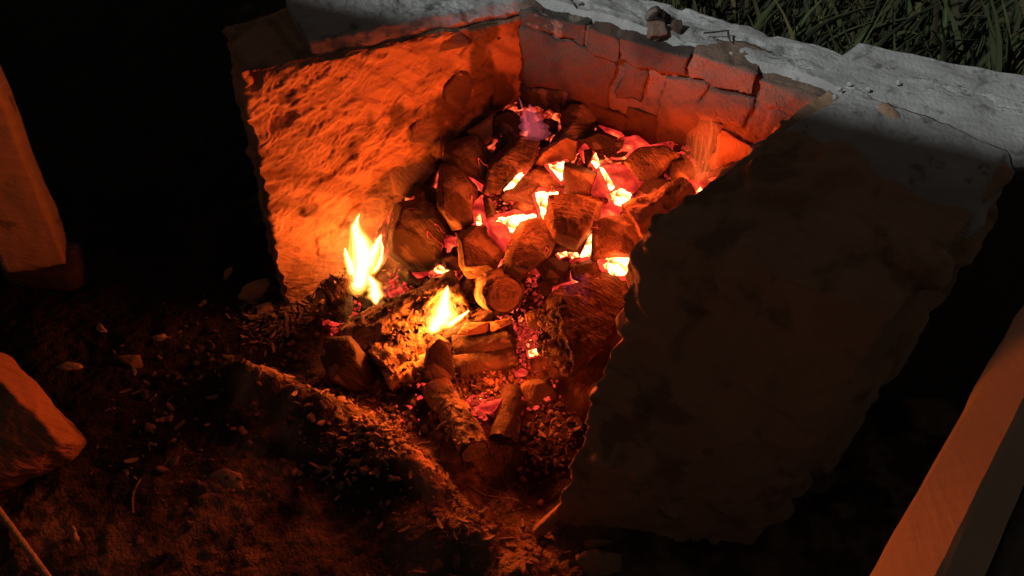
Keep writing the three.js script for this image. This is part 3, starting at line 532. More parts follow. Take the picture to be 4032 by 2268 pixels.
// ---------------------------------------------------------------- logs and sticks
const LOGS = 'logs and sticks on the fire';
const log = (name, seed, [a, b, r], label, mat, o = {}) => tag(mesh(name, logGeometry(seed, a, b, r, r * (o.taper ?? 0.95), o), mat), label, o.category ?? 'log', LOGS);
function sawnEnd(parent, [a, b, r], seed, mat = M.wood) {
  const g = new THREE.RingGeometry(0.0001, r * 0.93, 44, 18), p = g.attributes.position;
  for (let i = 0; i < p.count; i++) { const x = p.getX(i) / r, y = p.getY(i) / r, q = Math.hypot(x, y); p.setXYZ(i, p.getX(i) * (1 + 0.1 * N(Math.atan2(y, x) + seed, q, 1)), p.getY(i), r * (0.05 * Math.sin(q * 26) * 0.3 + 0.16 * fbm(x * 3 + seed, y * 3, 2, 4) - 0.1 * q * q)); }
  const uv = g.attributes.uv; for (let i = 0; i < p.count; i++) uv.setXY(i, p.getX(i) * 2, p.getY(i) * 2);
  g.computeVertexNormals(); const m = mesh('sawn_end', g, mat, parent), B = V(b), ax = B.clone().sub(V(a)).normalize(); m.position.copy(B).addScaledVector(ax, r * 0.16); m.quaternion.setFromUnitVectors(new THREE.Vector3(0, 0, 1), ax);
}
log('charred_stump', 1, [[-0.372,0.032,-1.127],[-0.358,0.121,-1.166],0.0305], 'charred black stump standing in the tall yellow flame', M.bark, { rough: 0.2, furrow: 0.16, taper: 0.75 });
log('charred_stump', 2, [[-0.31,0.036,-1.161],[-0.302,0.098,-1.185],0.0155], 'small charred stub on the far side of the tall yellow flame', M.char, { rough: 0.25, taper: 0.6 });
const longLog = log('burning_log', 3, [[-0.33,0.022,-1.066],[-0.106,0.12,-1.153],0.0385], 'long ash-crusted log lying between the two yellow flames', M.bark, { furrow: 0.26, rough: 0.2, knob: 0.25, along: 90, radial: 72, bend: 0.0 });
log('burning_log', 4, [[-0.251,0.024,-1.002],[-0.182,0.052,-1.09],0.0363], 'thick crusted log end below the long ash-crusted log', M.bark, { furrow: 0.25, knob: 0.25, along: 60, radial: 60 });
log('firewood_stick', 5, [[-0.234,0.018,-0.971],[-0.148,0.034,-1.027],0.0219], 'pale rounded stick with a pitted surface', M.wood, { rough: 0.2, knob: 0.2, category: 'stick' });
sawnEnd(log('sawn_log', 6, [[-0.057,0.105,-1.189],[-0.015,0.182,-1.086],0.0377], 'short pale log with a round sawn end', M.bark, { rough: 0.14, furrow: 0.08, taper: 1.05, bend: 0, radial: 56 }), [[-0.057,0.105,-1.189],[-0.015,0.182,-1.086],0.0377], 3);
tag(lump('wood_splinter', 7, [-0.072,0.101,-1.062],[[-0.033,-0.013],[-0.015,0.011],[0.033,0.013],[0.028,-0.008],[0.001,-0.013]], M.wood, { depth: 0.5, grooves: 0.1 }), 'bright bark slab lit yellow beside the smaller flame', 'wood chip', LOGS);
tag(lump('wood_splinter', 8, [-0.017,0.119,-1.062],[[-0.026,0.004],[0.021,0.014],[0.026,0.004],[-0.014,-0.014],[-0.026,-0.014]], M.wood, { depth: 0.5, grooves: 0.1 }), 'pale wood slab continuing from the bright bark slab', 'wood chip', LOGS);
log('charred_log', 9, [[-0.103,0.045,-1.059],[0.01,0.092,-1.063],0.0278], 'dark smooth log lying under the pale slabs', M.char, { rough: 0.1 });
log('charred_log', 10, [[-0.093,0.022,-1.012],[0.017,0.065,-1.046],0.0245], 'dark arched log among the red crumbs', M.char, { rough: 0.14, bend: 0.06, knob: 0.15 });
tag(lump('barky_stump', 11, [0.152,0.175,-1.02],[[-0.086,0.02],[-0.064,0.057],[-0.007,0.093],[0.062,0.104],[0.086,0.066],[0.054,-0.026],[0.001,-0.064],[-0.039,-0.104],[-0.07,-0.06]], M.stump, { depth: 0.8, rough: 0.2, grooves: 0.14, detail: 34, facets: 2 }), 'thick barky stump leaning on the plastered wall', 'log', LOGS);
sawnEnd(log('firewood_log', 12, [[-0.128,0.022,-0.966],[-0.044,0.039,-0.811],0.0277], 'loose barky log lying in the dark hollow, sawn end towards the open front', M.bark, { furrow: 0.12, knob: 0.2, rough: 0.12, along: 70, radial: 56 }), [[-0.128,0.022,-0.966],[-0.044,0.039,-0.811],0.0277], 5);
sawnEnd(log('firewood_log', 13, [[0.028,0.013,-0.98],[0.006,-0.01,-0.873],0.0285], 'dark reddish log beside the loose barky log', M.char, { rough: 0.12 }), [[0.028,0.013,-0.98],[0.006,-0.01,-0.873],0.0285], 8, M.char);
log('grooved_log', 14, [[0.217,0.335,-1.148],[0.322,0.381,-1.197],0.0378], 'deeply grooved log lying across the heap by the plastered wall', M.bark, { furrow: 0.2, rough: 0.2, along: 70, radial: 60 });
tag(lump('charred_log', 15, [-0.136,0.059,-1.008],[[-0.034,-0.045],[-0.022,0.027],[-0.002,0.051],[0.022,0.035],[0.034,-0.037],[0.014,-0.051]], M.char, { depth: 0.5, rough: 0.03 }), 'smooth dark wedge of charred wood below the smaller flame', 'log', LOGS);
tag(lump('dark_stone', 16, [-0.321,0.039,-0.992],[[-0.053,0.012],[-0.041,0.052],[0.008,0.056],[0.044,0.012],[0.053,-0.036],[0.024,-0.056],[-0.033,-0.036]], M.char, { depth: 0.8, rough: 0.04 }), 'large smooth black stone at the mouth of the pit', 'stone');
tag(lump('wood_splinter', 17, [-0.276,0.039,-1.051],[[-0.029,0.017],[-0.004,0.029],[0.029,0.012],[0.008,-0.021],[-0.012,-0.029]], M.wood, { depth: 0.6, grooves: 0.2 }), 'splintered reddish wood end behind the large black stone', 'wood chip', LOGS);
tag(lump('wood_splinter', 18, [0.051,0.124,-1.081],[[-0.02,0.01],[0,0.022],[0.02,0.01],[0.016,-0.022],[-0.012,-0.018]], M.bark, { depth: 0.7 }), 'knuckle-shaped ashy wood piece beside the barky stump', 'wood chip', LOGS);
log('twig', 19, [[-0.112,0.121,-1.131],[-0.082,0.104,-1.087],0.0057], 'thin dark twig behind the smaller flame', M.char, { along: 16, radial: 12, category: 'twig' });
log('firewood_stick', 20, [[-0.121,0.06,-1.067],[0.003,0.146,-1.119],0.0115], 'dark stick running from the smaller flame up to the sawn end', M.char, { along: 40, radial: 20, category: 'stick' });
tag(lump('wood_splinter', 21, [-0.147,0.096,-1.145],[[-0.042,0.008],[0.008,0.021],[0.042,0.008],[0.034,-0.017],[-0.025,-0.021]], M.wood, { depth: 0.5, grooves: 0.15 }), 'lit wood plate behind the smaller flame', 'wood chip', LOGS);
tag(lump('wood_splinter', 23, [0.064,0.027,-0.963],[[-0.044,0.004],[-0.02,0.028],[0.028,0.036],[0.044,-0.004],[0.028,-0.036],[-0.028,-0.028]], M.bark, { depth: 0.4 }), 'flat reddish bark piece below the barky stump', 'wood chip', LOGS);

// ---------------------------------------------------------------- flames
const FIRES = 'flames in the fire pit';
function flame(label, tongues, power, colour, where, radius, mats = M.flameShell, scales = [1.14, 0.88, 0.62, 0.38]) {
  const root = group('flame', where);
  tag(root, label, 'flame', FIRES);
  tongues.forEach((pts, i) => {
    const local = pts.map(([x, y, z, r]) => [x - where[0], y - where[1], z - where[2], r]);
    const parts = mats.map((m, k) => tongueGeometry(local, scales[k], i * 3.3 + power * 7));
    parts.forEach((g, k) => { const t = mesh('flame_tongue', g, mats[k], root); t.castShadow = false; });
  });
  if (power) { const l = new THREE.PointLight(colour, power, 0, 2); l.name = 'flame_light'; l.position.set(tongues[0].reduce((s, p) => s + p[0], 0) / tongues[0].length, tongues[0].reduce((s, p) => s + p[1], 0) / tongues[0].length, tongues[0].reduce((s, p) => s + p[2], 0) / tongues[0].length); l.castShadow = true; l.shadow.radius = radius; l.shadow.bias = -0.002; scene.add(l); }
  return root;
}
const fire = new THREE.Color().setRGB(1, 0.14, 0.012);
flame('tall yellow flame licking up the clay wall from a charred stump', [
  [[-0.325,0.087,-1.139,0.012],[-0.323,0.114,-1.165,0.029],[-0.318,0.142,-1.192,0.037],[-0.328,0.168,-1.218,0.025],[-0.341,0.189,-1.238,0.011],[-0.338,0.205,-1.254,0.003]],
  [[-0.308,0.126,-1.179,0.013],[-0.302,0.151,-1.203,0.019],[-0.292,0.169,-1.222,0.008],[-0.285,0.183,-1.235,0.002]],
  [[-0.283,0.075,-1.128,0.003],[-0.287,0.092,-1.144,0.017],[-0.292,0.107,-1.158,0.015],[-0.307,0.121,-1.172,0.007]],
  [[-0.337,0.113,-1.165,0.008],[-0.346,0.133,-1.185,0.013],[-0.355,0.148,-1.199,0.006],[-0.36,0.159,-1.21,0.001]],
  [[-0.326,0.163,-1.211,0.012],[-0.333,0.181,-1.228,0.008],[-0.34,0.199,-1.246,0.005],[-0.334,0.214,-1.26,0.001]],
  [[-0.298,0.121,-1.173,0.007],[-0.284,0.14,-1.192,0.006],[-0.281,0.162,-1.213,0.003],[-0.286,0.177,-1.227,0.001]],
], 0.22, fire, [-0.336,0.028,-1.178], 1.3);
flame('smaller pointed yellow flame on the end of a dark stick', [
  [[-0.153,0.083,-1.051,0.004],[-0.151,0.095,-1.063,0.021],[-0.137,0.109,-1.076,0.032],[-0.135,0.124,-1.09,0.024],[-0.134,0.141,-1.107,0.011],[-0.131,0.158,-1.124,0.002]],
  [[-0.129,0.093,-1.064,0.01],[-0.11,0.106,-1.076,0.011],[-0.092,0.116,-1.086,0.004],[-0.083,0.122,-1.092,0.002]],
], 0.78, fire, [-0.142,0.037,-1.103], 1.0);
flame('faint violet flame in front of the dark pit corner', [
  [[0.019,0.381,-1.343,0.018],[0.018,0.395,-1.356,0.026],[0.013,0.409,-1.37,0.018],[0.003,0.431,-1.391,0.002]],
  [[0.001,0.386,-1.337,0.004],[0.002,0.398,-1.348,0.007],[-0.003,0.412,-1.362,0.004],[-0.019,0.443,-1.392,0.001]],
], 0, fire, [0.016,0.354,-1.388], 0, [M.violet, M.violet, M.violet], [1.2, 0.8, 0.45]);
flame('translucent orange wisps rising in the right corner of the pit', [
  [[0.336,0.396,-1.215,0.008],[0.341,0.419,-1.237,0.029],[0.344,0.447,-1.264,0.029],[0.346,0.479,-1.296,0.015],[0.345,0.508,-1.323,0.002]],
], 0, fire, [0.352,0.366,-1.266], 0, [M.orangeVeil, M.orangeVeil, M.orangeVeil], [1.3, 0.9, 0.5]);
flame('thin bright threads of flame inside the orange wisps', [
  [[0.336,0.398,-1.214,0.002],[0.341,0.426,-1.241,0.002],[0.352,0.459,-1.273,0.003],[0.351,0.481,-1.294,0.002],[0.344,0.502,-1.315,0.001]],
  [[0.335,0.398,-1.214,0.002],[0.334,0.42,-1.235,0.002],[0.336,0.442,-1.256,0.002],[0.337,0.464,-1.278,0.001]],
  [[0.34,0.401,-1.217,0.002],[0.35,0.426,-1.241,0.002],[0.351,0.448,-1.263,0.002],[0.35,0.464,-1.278,0.001]],
  [[0.332,0.4,-1.217,0.002],[0.327,0.422,-1.237,0.002],[0.325,0.446,-1.261,0.002],[0.329,0.469,-1.282,0.001]],
  [[0.342,0.401,-1.217,0.002],[0.361,0.427,-1.242,0.002],[0.367,0.455,-1.269,0.002],[0.36,0.481,-1.295,0.001]],
  [[0.337,0.401,-1.217,0.002],[0.346,0.415,-1.231,0.002],[0.346,0.437,-1.252,0.002],[0.34,0.458,-1.272,0.001]],
], 0, fire, [0.349,0.363,-1.26], 0, [M.orangeThread], [1]);
flame('dim violet-blue flame hovering over the barky stump', [
  [[0.118,0.209,-1.022,0.015],[0.124,0.228,-1.041,0.032],[0.129,0.247,-1.059,0.026],[0.131,0.264,-1.075,0.006]],
], 0, fire, [0.127,0.137,-1.092], 0, [M.blue], [1]);
flame('dim blue flame at the root of the tall yellow flame', [
  [[-0.288,0.057,-1.113,0.003],[-0.28,0.073,-1.128,0.013],[-0.267,0.092,-1.147,0.01],[-0.266,0.107,-1.161,0.002]],
], 0, fire, [-0.297,0.022,-1.146], 0, [M.blue], [1]);

// ---------------------------------------------------------------- crumbs, cinders, chips: nobody could count them
const crumb = (() => { let g = new THREE.IcosahedronGeometry(1, 1); g.deleteAttribute('uv'); g.deleteAttribute('normal'); g = mergeVertices(g, 1e-4); const p = g.attributes.position; for (let i = 0; i < p.count; i++) { const k = 0.8 + 0.5 * N(p.getX(i) * 2, p.getY(i) * 2, p.getZ(i) * 2); p.setXYZ(i, p.getX(i) * k * 1.25, p.getY(i) * k * 0.7, p.getZ(i) * k); } g.computeVertexNormals(); return planarUV(g); })();
const sliver = (() => { const g = new THREE.BoxGeometry(1, 0.16, 0.3, 5, 1, 1), p = g.attributes.position; for (let i = 0; i < p.count; i++) { const x = p.getX(i); p.setXYZ(i, x, p.getY(i) + 0.22 * x * x, p.getZ(i) * (1 - 0.9 * Math.abs(x)) + 0.12 * x * x); } g.computeVertexNormals(); return g; })();
function scatter(name, label, category, geometry, material, spots, seed, sizes, sink = 0.3, over = 0) {
  const r = rng(seed), list = [], q = new THREE.Quaternion(), e = new THREE.Euler();
  for (const [[x, z, rad], n] of spots) for (let i = 0; i < n; i++) {
    const a = r() * 6.283, d = rad * 0.62 * Math.sqrt(-Math.log(1 - 0.98 * r())), X = x + Math.cos(a) * d, Z = z + Math.sin(a) * d, s = lerp(sizes[0], sizes[1], Math.pow(r(), 2.2));
    const y = groundHeight(X, Z) + s * sink + over * r(); e.set((r() - 0.5) * 1.6, r() * 6.283, (r() - 0.5) * 1.6);
    list.push(new THREE.Matrix4().compose(new THREE.Vector3(X, y, Z), q.setFromEuler(e).clone(), new THREE.Vector3(s * (0.7 + 0.6 * r()), s * (0.7 + 0.6 * r()), s * (0.7 + 0.6 * r()))));
  }
  const m = new THREE.InstancedMesh(geometry, material, list.length); list.forEach((t, i) => m.setMatrixAt(i, t));
  m.name = numbered(name); m.castShadow = m.receiveShadow = true; scene.add(m);
  return tag(m, label, category, null, 'stuff');
}
const HEARTH = [[[0.018,-1.268,0.074], 260], [[0.04,-1.158,0.057], 60], [[-0.248,-1.184,0.035], 60], [[-0.365,-1.142,0.039], 70], [[0.036,-1.068,0.041], 110], [[-0.041,-0.939,0.032], 36], [[0.06,-0.973,0.056], 30], [[-0.132,-1.227,0.025], 30], [[0.307,-1.284,0.048], 60], [[0.148,-1.152,0.04], 50]];
scatter('glowing_crumbs', 'dull red cinders half covered with ash on the heap', 'embers', crumb, M.crumbDull, [...HEARTH, ...HEARTH.slice(0, 5)], 15, [0.002, 0.008], 0.5, 0.01);
scatter('glowing_crumbs', 'red glowing cinders scattered through the heap', 'embers', crumb, M.crumbRed, [...HEARTH, [[-0.155,-0.983,0.029], 30], [[-0.174,-0.919,0.032], 9], [[0.241,-1.113,0.023], 40]], 5, [0.0016, 0.0062], 0.6, 0.012);
scatter('glowing_crumbs', 'orange-hot cinders between the white-hot gaps', 'embers', crumb, M.crumbHot, [[[0.019,-1.26,0.057], 70], [[0.053,-1.053,0.025], 10], [[0.131,-1.166,0.04], 20], [[-0.356,-1.141,0.026], 12], [[-0.041,-0.939,0.02], 10]], 6, [0.0015, 0.0045], 0.7, 0.012);
scatter('ash_crumbs', 'pale ash crumbs and bits of burnt bark lying on the fire', 'ash', crumb, M.crumbAsh, [...HEARTH, [[-0.239,-1.122,0.086], 600], [[-0.229,-1.245,0.052], 120], [[-0.023,-1.007,0.074], 300], [[-0.48,-1.14,0.079], 60], [[-0.21,-0.851,0.085], 90], [[0.104,-0.901,0.047], 160]], 7, [0.0015, 0.007], 0.4, 0.008);
scatter('cinders', 'black charcoal cinders covering the hearth floor', 'cinders', crumb, M.crumbChar, [[[-0.049,-1.024,0.107], 600], [[-0.238,-1.113,0.103], 260], [[-0.559,-1.024,0.275], 160], [[0.032,-1.155,0.09], 300], [[0.089,-0.876,0.077], 220]], 8, [0.002, 0.009], 0.3, 0.004);
scatter('bark_flakes', 'dry bark flakes and wood shavings strewn on the soil', 'bark flakes', sliver, M.crumbAsh, [[[-0.505,-1.138,0.087], 380], [[-0.352,-0.931,0.08], 110], [[0.104,-0.893,0.047], 170], [[-0.231,-0.839,0.13], 220], [[-0.06,-0.681,0.155], 130], [[-0.624,-0.863,0.201], 50], [[-0.24,-1.131,0.095], 260]], 9, [0.006, 0.024], 0.25, 0.003);
scatter('soil_clods', 'brown crumbs of soil in front of the pit', 'soil', crumb, std({ color: new THREE.Color().setRGB(0.22, 0.15, 0.1) }), [[[-0.23,-0.831,0.152], 240], [[0.013,-0.657,0.139], 160], [[-0.527,-0.74,0.146], 60]], 10, [0.002, 0.011], 0.2, 0);

// burnt bark flaking off the logs
{
  const r = rng(777), mats = [[], []], q = new THREE.Quaternion(), e = new THREE.Euler();
  for (const [[a, b, rad], n] of [[[[-0.33,0.022,-1.066],[-0.106,0.12,-1.153],0.0385], 700], [[[-0.251,0.024,-1.002],[-0.182,0.052,-1.09],0.0363], 360], [[[-0.234,0.018,-0.971],[-0.148,0.034,-1.027],0.0219], 90], [[[-0.128,0.022,-0.966],[-0.044,0.039,-0.811],0.0277], 110], [[[0.093,0.133,-0.975],[0.088,0.21,-1.038],0.0305], 200], [[[-0.372,0.032,-1.127],[-0.358,0.121,-1.166],0.0305], 60]]) {
    const A = V(a), ax = V(b).sub(A), side = new THREE.Vector3(0.3, 1, 0.2).cross(ax).normalize(), up = ax.clone().normalize().cross(side);
    for (let i = 0; i < n; i++) {
      const t = r(), th = r() * 6.283, s = lerp(0.0018, 0.0075, Math.pow(r(), 2)), R = rad * (0.96 + 0.14 * r());
      const p = A.clone().addScaledVector(ax, t).addScaledVector(side, Math.cos(th) * R).addScaledVector(up, Math.sin(th) * R); e.set(r() * 6.3, r() * 6.3, r() * 6.3);
      mats[r() < 0.6 ? 0 : 1].push(new THREE.Matrix4().compose(p, q.setFromEuler(e).clone(), new THREE.Vector3(s * (1 + r()), s * 0.7, s)));
    }
  }
  mats.forEach((list, k) => {
    const m = new THREE.InstancedMesh(crumb, k ? M.crumbChar : M.crumbAsh, list.length); list.forEach((t, i) => m.setMatrixAt(i, t)); m.name = numbered('bark_crust'); m.castShadow = m.receiveShadow = true; scene.add(m);
    tag(m, k ? 'black charred crust flaking off the burning logs' : 'pale ashy crust flaking off the burning logs', 'bark', null, 'stuff');
  });
}

// ---------------------------------------------------------------- single chips and stones lying round the mouth of the pit
const CHIPS = 'wood chips lying on the black ground';
const chip = (seed, pos, outline, label, mat = M.wood, o = {}) => tag(lump(o.name ?? 'wood_chip', seed, pos, outline, mat, { detail: 8, depth: 0.45, rough: 0.08, ...o }), label, o.category ?? 'wood chip', o.group ?? CHIPS);
chip(101, [-0.651,0.012,-1.248],[[-0.011,-0.015],[-0.005,0.007],[0.011,0.016],[0.011,0.004],[-0.002,-0.016]], 'single slim chip standing up on the black ground behind the bright flat chip');
chip(102, [-0.574,0.014,-1.199],[[-0.036,-0.016],[-0.018,0.015],[0.025,0.03],[0.036,0.017],[0.018,-0.012],[-0.009,-0.03]], 'bright flat chip leaning at the foot of the clay wall');
chip(103, [-0.54,0.005,-1.155],[[-0.022,0.006],[0.013,0.016],[0.022,-0.003],[-0.004,-0.016]], 'rounded pale chip just below the bright flat chip');
chip(104, [-0.682,-0.001,-1.158],[[-0.016,-0.011],[0.012,0.015],[0.016,0.008],[-0.001,-0.015]], 'narrow chip next to a tiny round pebble');
chip(105, [-0.688,-0.005,-1.118],[[-0.007,0.006],[0.005,0.006],[0.007,-0.006],[-0.005,-0.006]], 'tiny round pebble on the black ground', M.clay, { name: 'pebble', category: 'pebble' });
chip(106, [-0.857,-0.004,-1.057],[[-0.022,0.016],[-0.007,0.019],[0.022,-0.013],[0.017,-0.019],[-0.002,-0.01]], 'long slanting chip alone on the black ground');
chip(107, [-0.736,-0.004,-1.048],[[-0.023,0.004],[0.011,0.013],[0.023,0.006],[0.003,-0.013],[-0.014,-0.011]], 'split double chip in the middle of the black ground', M.wood, { grooves: 0.3 });
chip(108, [-0.764,-0.002,-0.981],[[-0.024,0.013],[0.02,0.015],[0.024,-0.007],[0.012,-0.015],[-0.018,-0.003]], 'square brick fragment on the black ground', M.brick, { name: 'brick_fragment', category: 'fragment' });
chip(109, [-0.881,-0.004,-0.956],[[-0.028,0],[-0.002,0.011],[0.026,0.006],[0.028,-0.002],[0.006,-0.011]], 'leaf-shaped chip near the broken stone block');
chip(110, [-1.027,-0.005,-1.211],[[-0.014,-0.002],[0.002,0.02],[0.014,0.011],[0.009,-0.011],[-0.007,-0.02]], 'dim chip beside the foot of the wooden post');
chip(111, [-0.442,-0.002,-0.956],[[-0.02,0.008],[0.004,0.016],[0.02,0.004],[0.012,-0.016],[-0.012,-0.012]], 'half buried round stone before the large black stone', M.clay, { name: 'field_stone', category: 'stone' });
chip(112, [-0.401,0.005,-0.908],[[-0.018,0.017],[-0.003,0.022],[0.009,0.005],[0.018,-0.018],[0.001,-0.022],[-0.011,-0.011]], 'upright pitted stub of wood on the earth lip');
chip(113, [-0.552,-0.002,-0.903],[[-0.01,0.004],[-0.001,0.009],[0.01,-0.002],[0.004,-0.009]], 'small oval chip among shavings before the earth lip');
chip(114, [-0.33,-0.003,-0.872],[[-0.015,0.002],[0.015,0.006],[0.015,-0.003],[-0.008,-0.006]], 'curled pale shaving on the earth lip');
chip(115, [-0.314,0,-0.813],[[-0.039,0.017],[0.006,0.006],[0.039,-0.006],[0.036,-0.017],[-0.009,-0.006]], 'long clay lump overhanging the dark hole in the earth', M.clay, { name: 'clay_lump', category: 'clay' });
chip(116, [0.108,0.007,-0.71],[[-0.036,-0.021],[-0.007,0.007],[0.028,0.036],[0.036,0.027],[0.014,0],[-0.011,-0.032],[-0.028,-0.036]], 'long pale clay rim piece at the foot of the plastered wall', M.clay, { name: 'clay_lump', category: 'clay' });
chip(117, [0.146,0.011,-0.796],[[-0.007,-0.003],[0.004,0.012],[0.007,0.001],[-0.002,-0.012]], 'thin bright chip stuck to the broken wall edge');
chip(118, [0.185,0,-0.669],[[-0.033,0],[-0.005,0.009],[0.033,0.005],[0.002,-0.008],[-0.026,-0.009]], 'flat pale stone at the front corner of the plastered wall', M.clay, { name: 'field_stone', category: 'stone' });
chip(119, [0.189,0,-0.633],[[-0.038,0.012],[-0.003,0.022],[0.038,0.015],[0.038,-0.022],[-0.024,-0.022]], 'reddish crumbling brick fragment before the plastered wall', M.clay, { name: 'brick_fragment', category: 'fragment', rough: 0.18 });
chip(120, [-0.167,-0.002,-0.775],[[-0.015,-0.004],[-0.007,0.003],[0.015,0.004],[0.007,-0.004]], 'short pale stick on the slope below the earth lip');
chip(121, [-0.699,-0.001,-0.596],[[-0.008,0.02],[-0.002,0.023],[0.008,-0.003],[0.005,-0.023],[-0.005,-0.017]], 'dim broken chip in the dark front corner');
chip(122, [-0.614,-0.011,-0.791],[[-0.013,0.007],[0.009,0.022],[0.028,0],[0.009,-0.022],[-0.028,-0.015]], 'broad flat clay lump sunk in the front soil', M.clay, { name: 'clay_lump', category: 'clay' });
chip(123, [-0.505,-0.01,-0.731],[[-0.062,0.016],[-0.018,0.034],[0.04,0.016],[0.062,-0.02],[0.011,-0.034],[-0.047,-0.02]], 'wide brown clay lump pressed into the front soil', M.clay, { name: 'clay_lump', category: 'clay', depth: 0.2 });
const TWIGS = 'thin twigs strewn before the pit';
[[[-0.587,-0.006,-1.011],[-0.478,-0.007,-1.037],0.0029, 'long thin twig lying across the dark ground below the foot of the clay wall'], [[-0.511,-0.006,-0.982],[-0.41,-0.006,-0.968],0.0024, 'thin twig pointing at the half buried round stone'],
 [[-0.629,-0.007,-0.655],[-0.636,-0.001,-0.731],0.0025, 'curved upright twig behind the wide brown clay lump'], [[-0.442,-0.006,-0.884],[-0.369,-0.003,-0.904],0.0023, 'short twig beside the upright pitted stub'],
 [[-0.048,-0.004,-0.77],[0.043,-0.004,-0.734],0.0022, 'thin straw hanging over the rim of the dark hollow'], [[-0.044,-0.004,-0.66],[0.017,-0.003,-0.693],0.0028, 'pale forked straw at the low end of the earth lip'],
 [[-0.316,0.005,-1.033],[-0.372,0.004,-1.055],0.0025, 'thin dark straw leaning on the large black stone'], [[-0.63,-0.007,-0.948],[-0.513,-0.006,-0.935],0.0024, 'grey twig lying across the soot in front of the shavings']].forEach(([a, b, r, label], i) => tag(mesh('twig', logGeometry(200 + i, a, b, r, r * 0.6, { along: 26, radial: 9, bend: 0.07, rough: 0.2 }), M.bark), label, 'twig', TWIGS));
// broken stone block and stick at the near edge
tag(lump('broken_block', 131, [-0.86,0.061,-0.768],[[-0.104,0.043],[-0.083,0.128],[-0.033,0.118],[0.01,0.082],[0.104,-0.025],[0.095,-0.057],[-0.033,-0.128],[-0.104,-0.125]], M.brickRed, { depth: 0.8, rough: 0.13, detail: 34, facets: 5 }), 'broken clay block with a bright chipped upper edge', 'block');
log('long_stick', 132, [[-0.883,0.012,-0.662],[-0.687,0.013,-0.511],0.0053], 'long thin stick lying in the dark front corner', M.wood, { along: 30, radial: 14, category: 'stick', rough: 0.06, furrow: 0.03, bend: 0 });
{
  const post = group('wooden_post', [-1.035, 0.055, -1.185]);
  tag(post, 'weathered wooden post lit orange, standing on the black ground', 'post');
  const g = slab(box8([-0.055, 0.04], [0.06, 0.035], [0.05, -0.06], [-0.055, -0.055], 0.02, 1.35), 14, 160, 14, (p, n, u, v, w) => {
    p.addScaledVector(n, 0.009 * fbm(p.x * 12, p.y * 7, p.z * 12, 4) + 0.0025 * ridge(p.x * 60, p.y * 8, p.z * 60, 2)); p.x += p.y * 0.06 + 0.004 * N(1, p.y * 14, 2); p.z += p.y * 0.05;
  });
  const m = mesh('post_body', g, M.wood, post); m.rotation.y = 0.35;
  const f = mesh('foot_stone', lumpGeometry(140, [[-0.08, -0.05], [0.08, -0.05], [0.085, 0.03], [0.02, 0.045], [-0.07, 0.04]], { detail: 10, depth: 1.1 }), M.char, post); f.position.set(-0.01, -0.025, -0.02);
}
// table with a bevelled front board at the right
{
  const t = group('garden_table', [0.45, 0, -0.5]);
  tag(t, 'garden table of grey boards with an orange-lit edge beside the plastered wall', 'table');
  const U = [0.614, -0.789], Nn = [0.789, 0.614];
  const pt = (a, b) => [U[0] * a + Nn[0] * b, U[1] * a + Nn[1] * b];
  const bevel = (a0, a1, prof) => {
    const pos = [], idx = [], n = 60;
    for (let i = 0; i <= n; i++) { const a = lerp(a0, a1, i / n); prof.forEach(([b, y], k) => { const q = pt(a, b + 0.0035 * fbm(a * 14, k * 3, 1, 3)); pos.push(q[0], y + 0.003 * fbm(a * 12, k * 2, 4, 3), q[1]); }); }
    const m = prof.length; for (let i = 0; i < n; i++) for (let k = 0; k < m; k++) { const a = i * m + k, b = i * m + (k + 1) % m; idx.push(a, a + m, b, b, a + m, b + m); }
    for (let k = 1; k < m - 1; k++) idx.push(0, k, k + 1, n * m, n * m + k + 1, n * m + k);
    const g = new THREE.BufferGeometry(); g.setAttribute('position', new THREE.Float32BufferAttribute(pos, 3)); g.setIndex(idx); let f = g.toNonIndexed(); f.computeVertexNormals(); return planarUV(f);
  };
  mesh('front_board', bevel(-1.0, 0.12, [[0.006, 0.735], [0.027, 0.8], [0.031, 0.802], [0.05, 0.802], [0.05, 0.7], [0.006, 0.7]]), M.plainBoard, t);
  for (let k = 0; k < 3; k++) mesh('top_board', bevel(-1.0, 0.12, [[0.054 + k * 0.15, 0.795], [0.06 + k * 0.15, 0.8], [0.194 + k * 0.15, 0.8], [0.2 + k * 0.15, 0.795], [0.2 + k * 0.15, 0.76], [0.054 + k * 0.15, 0.76]]), M.greyBoard, t);
  for (const [a, b] of [[-0.92, 0.1], [0.05, 0.12], [-0.92, 0.42], [0.05, 0.42]]) { const q = pt(a, b), g = slab(box8([q[0] - 0.03, q[1] + 0.03], [q[0] + 0.03, q[1] + 0.03], [q[0] + 0.03, q[1] - 0.03], [q[0] - 0.03, q[1] - 0.03], -0.03, 0.759), 3, 20, 3, (p, n) => p.addScaledVector(n, 0.002 * fbm(p.x * 20, p.y * 8, p.z * 20, 3))); mesh('leg', g, M.greyBoard, t); }
}

// ---------------------------------------------------------------- things on top of the walls
const RUBBLE = 'mortar crumbs lying on the grey wall tops';
const onTop = (name, seed, [x, y, z], w, h, label, category, mat = M.ashTop, gr = RUBBLE, o = {}) => {
  const r = rng(seed * 77), out = []; for (let i = 0; i < 6; i++) { const a = i / 6 * 6.283, k = 0.75 + 0.5 * r(); out.push([Math.cos(a) * w * k / 2, Math.sin(a) * h * k / 2]); }
  const m = mesh(name, lumpGeometry(seed, out, { detail: 7, depth: 0.9, rough: 0.1, ...o }), mat); m.position.set(x, y, z); m.rotation.set(-1.2 + r(), r() * 3, 0); return tag(m, label, category, gr);
};
onTop('charred_clump', 150, [0.239,0.61,-1.441], 0.06, 0.04, 'black charred clump sitting on the back wall', 'clump', M.char, null, { rough: 0.25, detail: 14 });
onTop('brick_fragment', 151, [0.231,0.598,-1.407], 0.06, 0.04, 'broken brick under the black charred clump', 'fragment', M.brick, null, { rough: 0.12, detail: 12 });
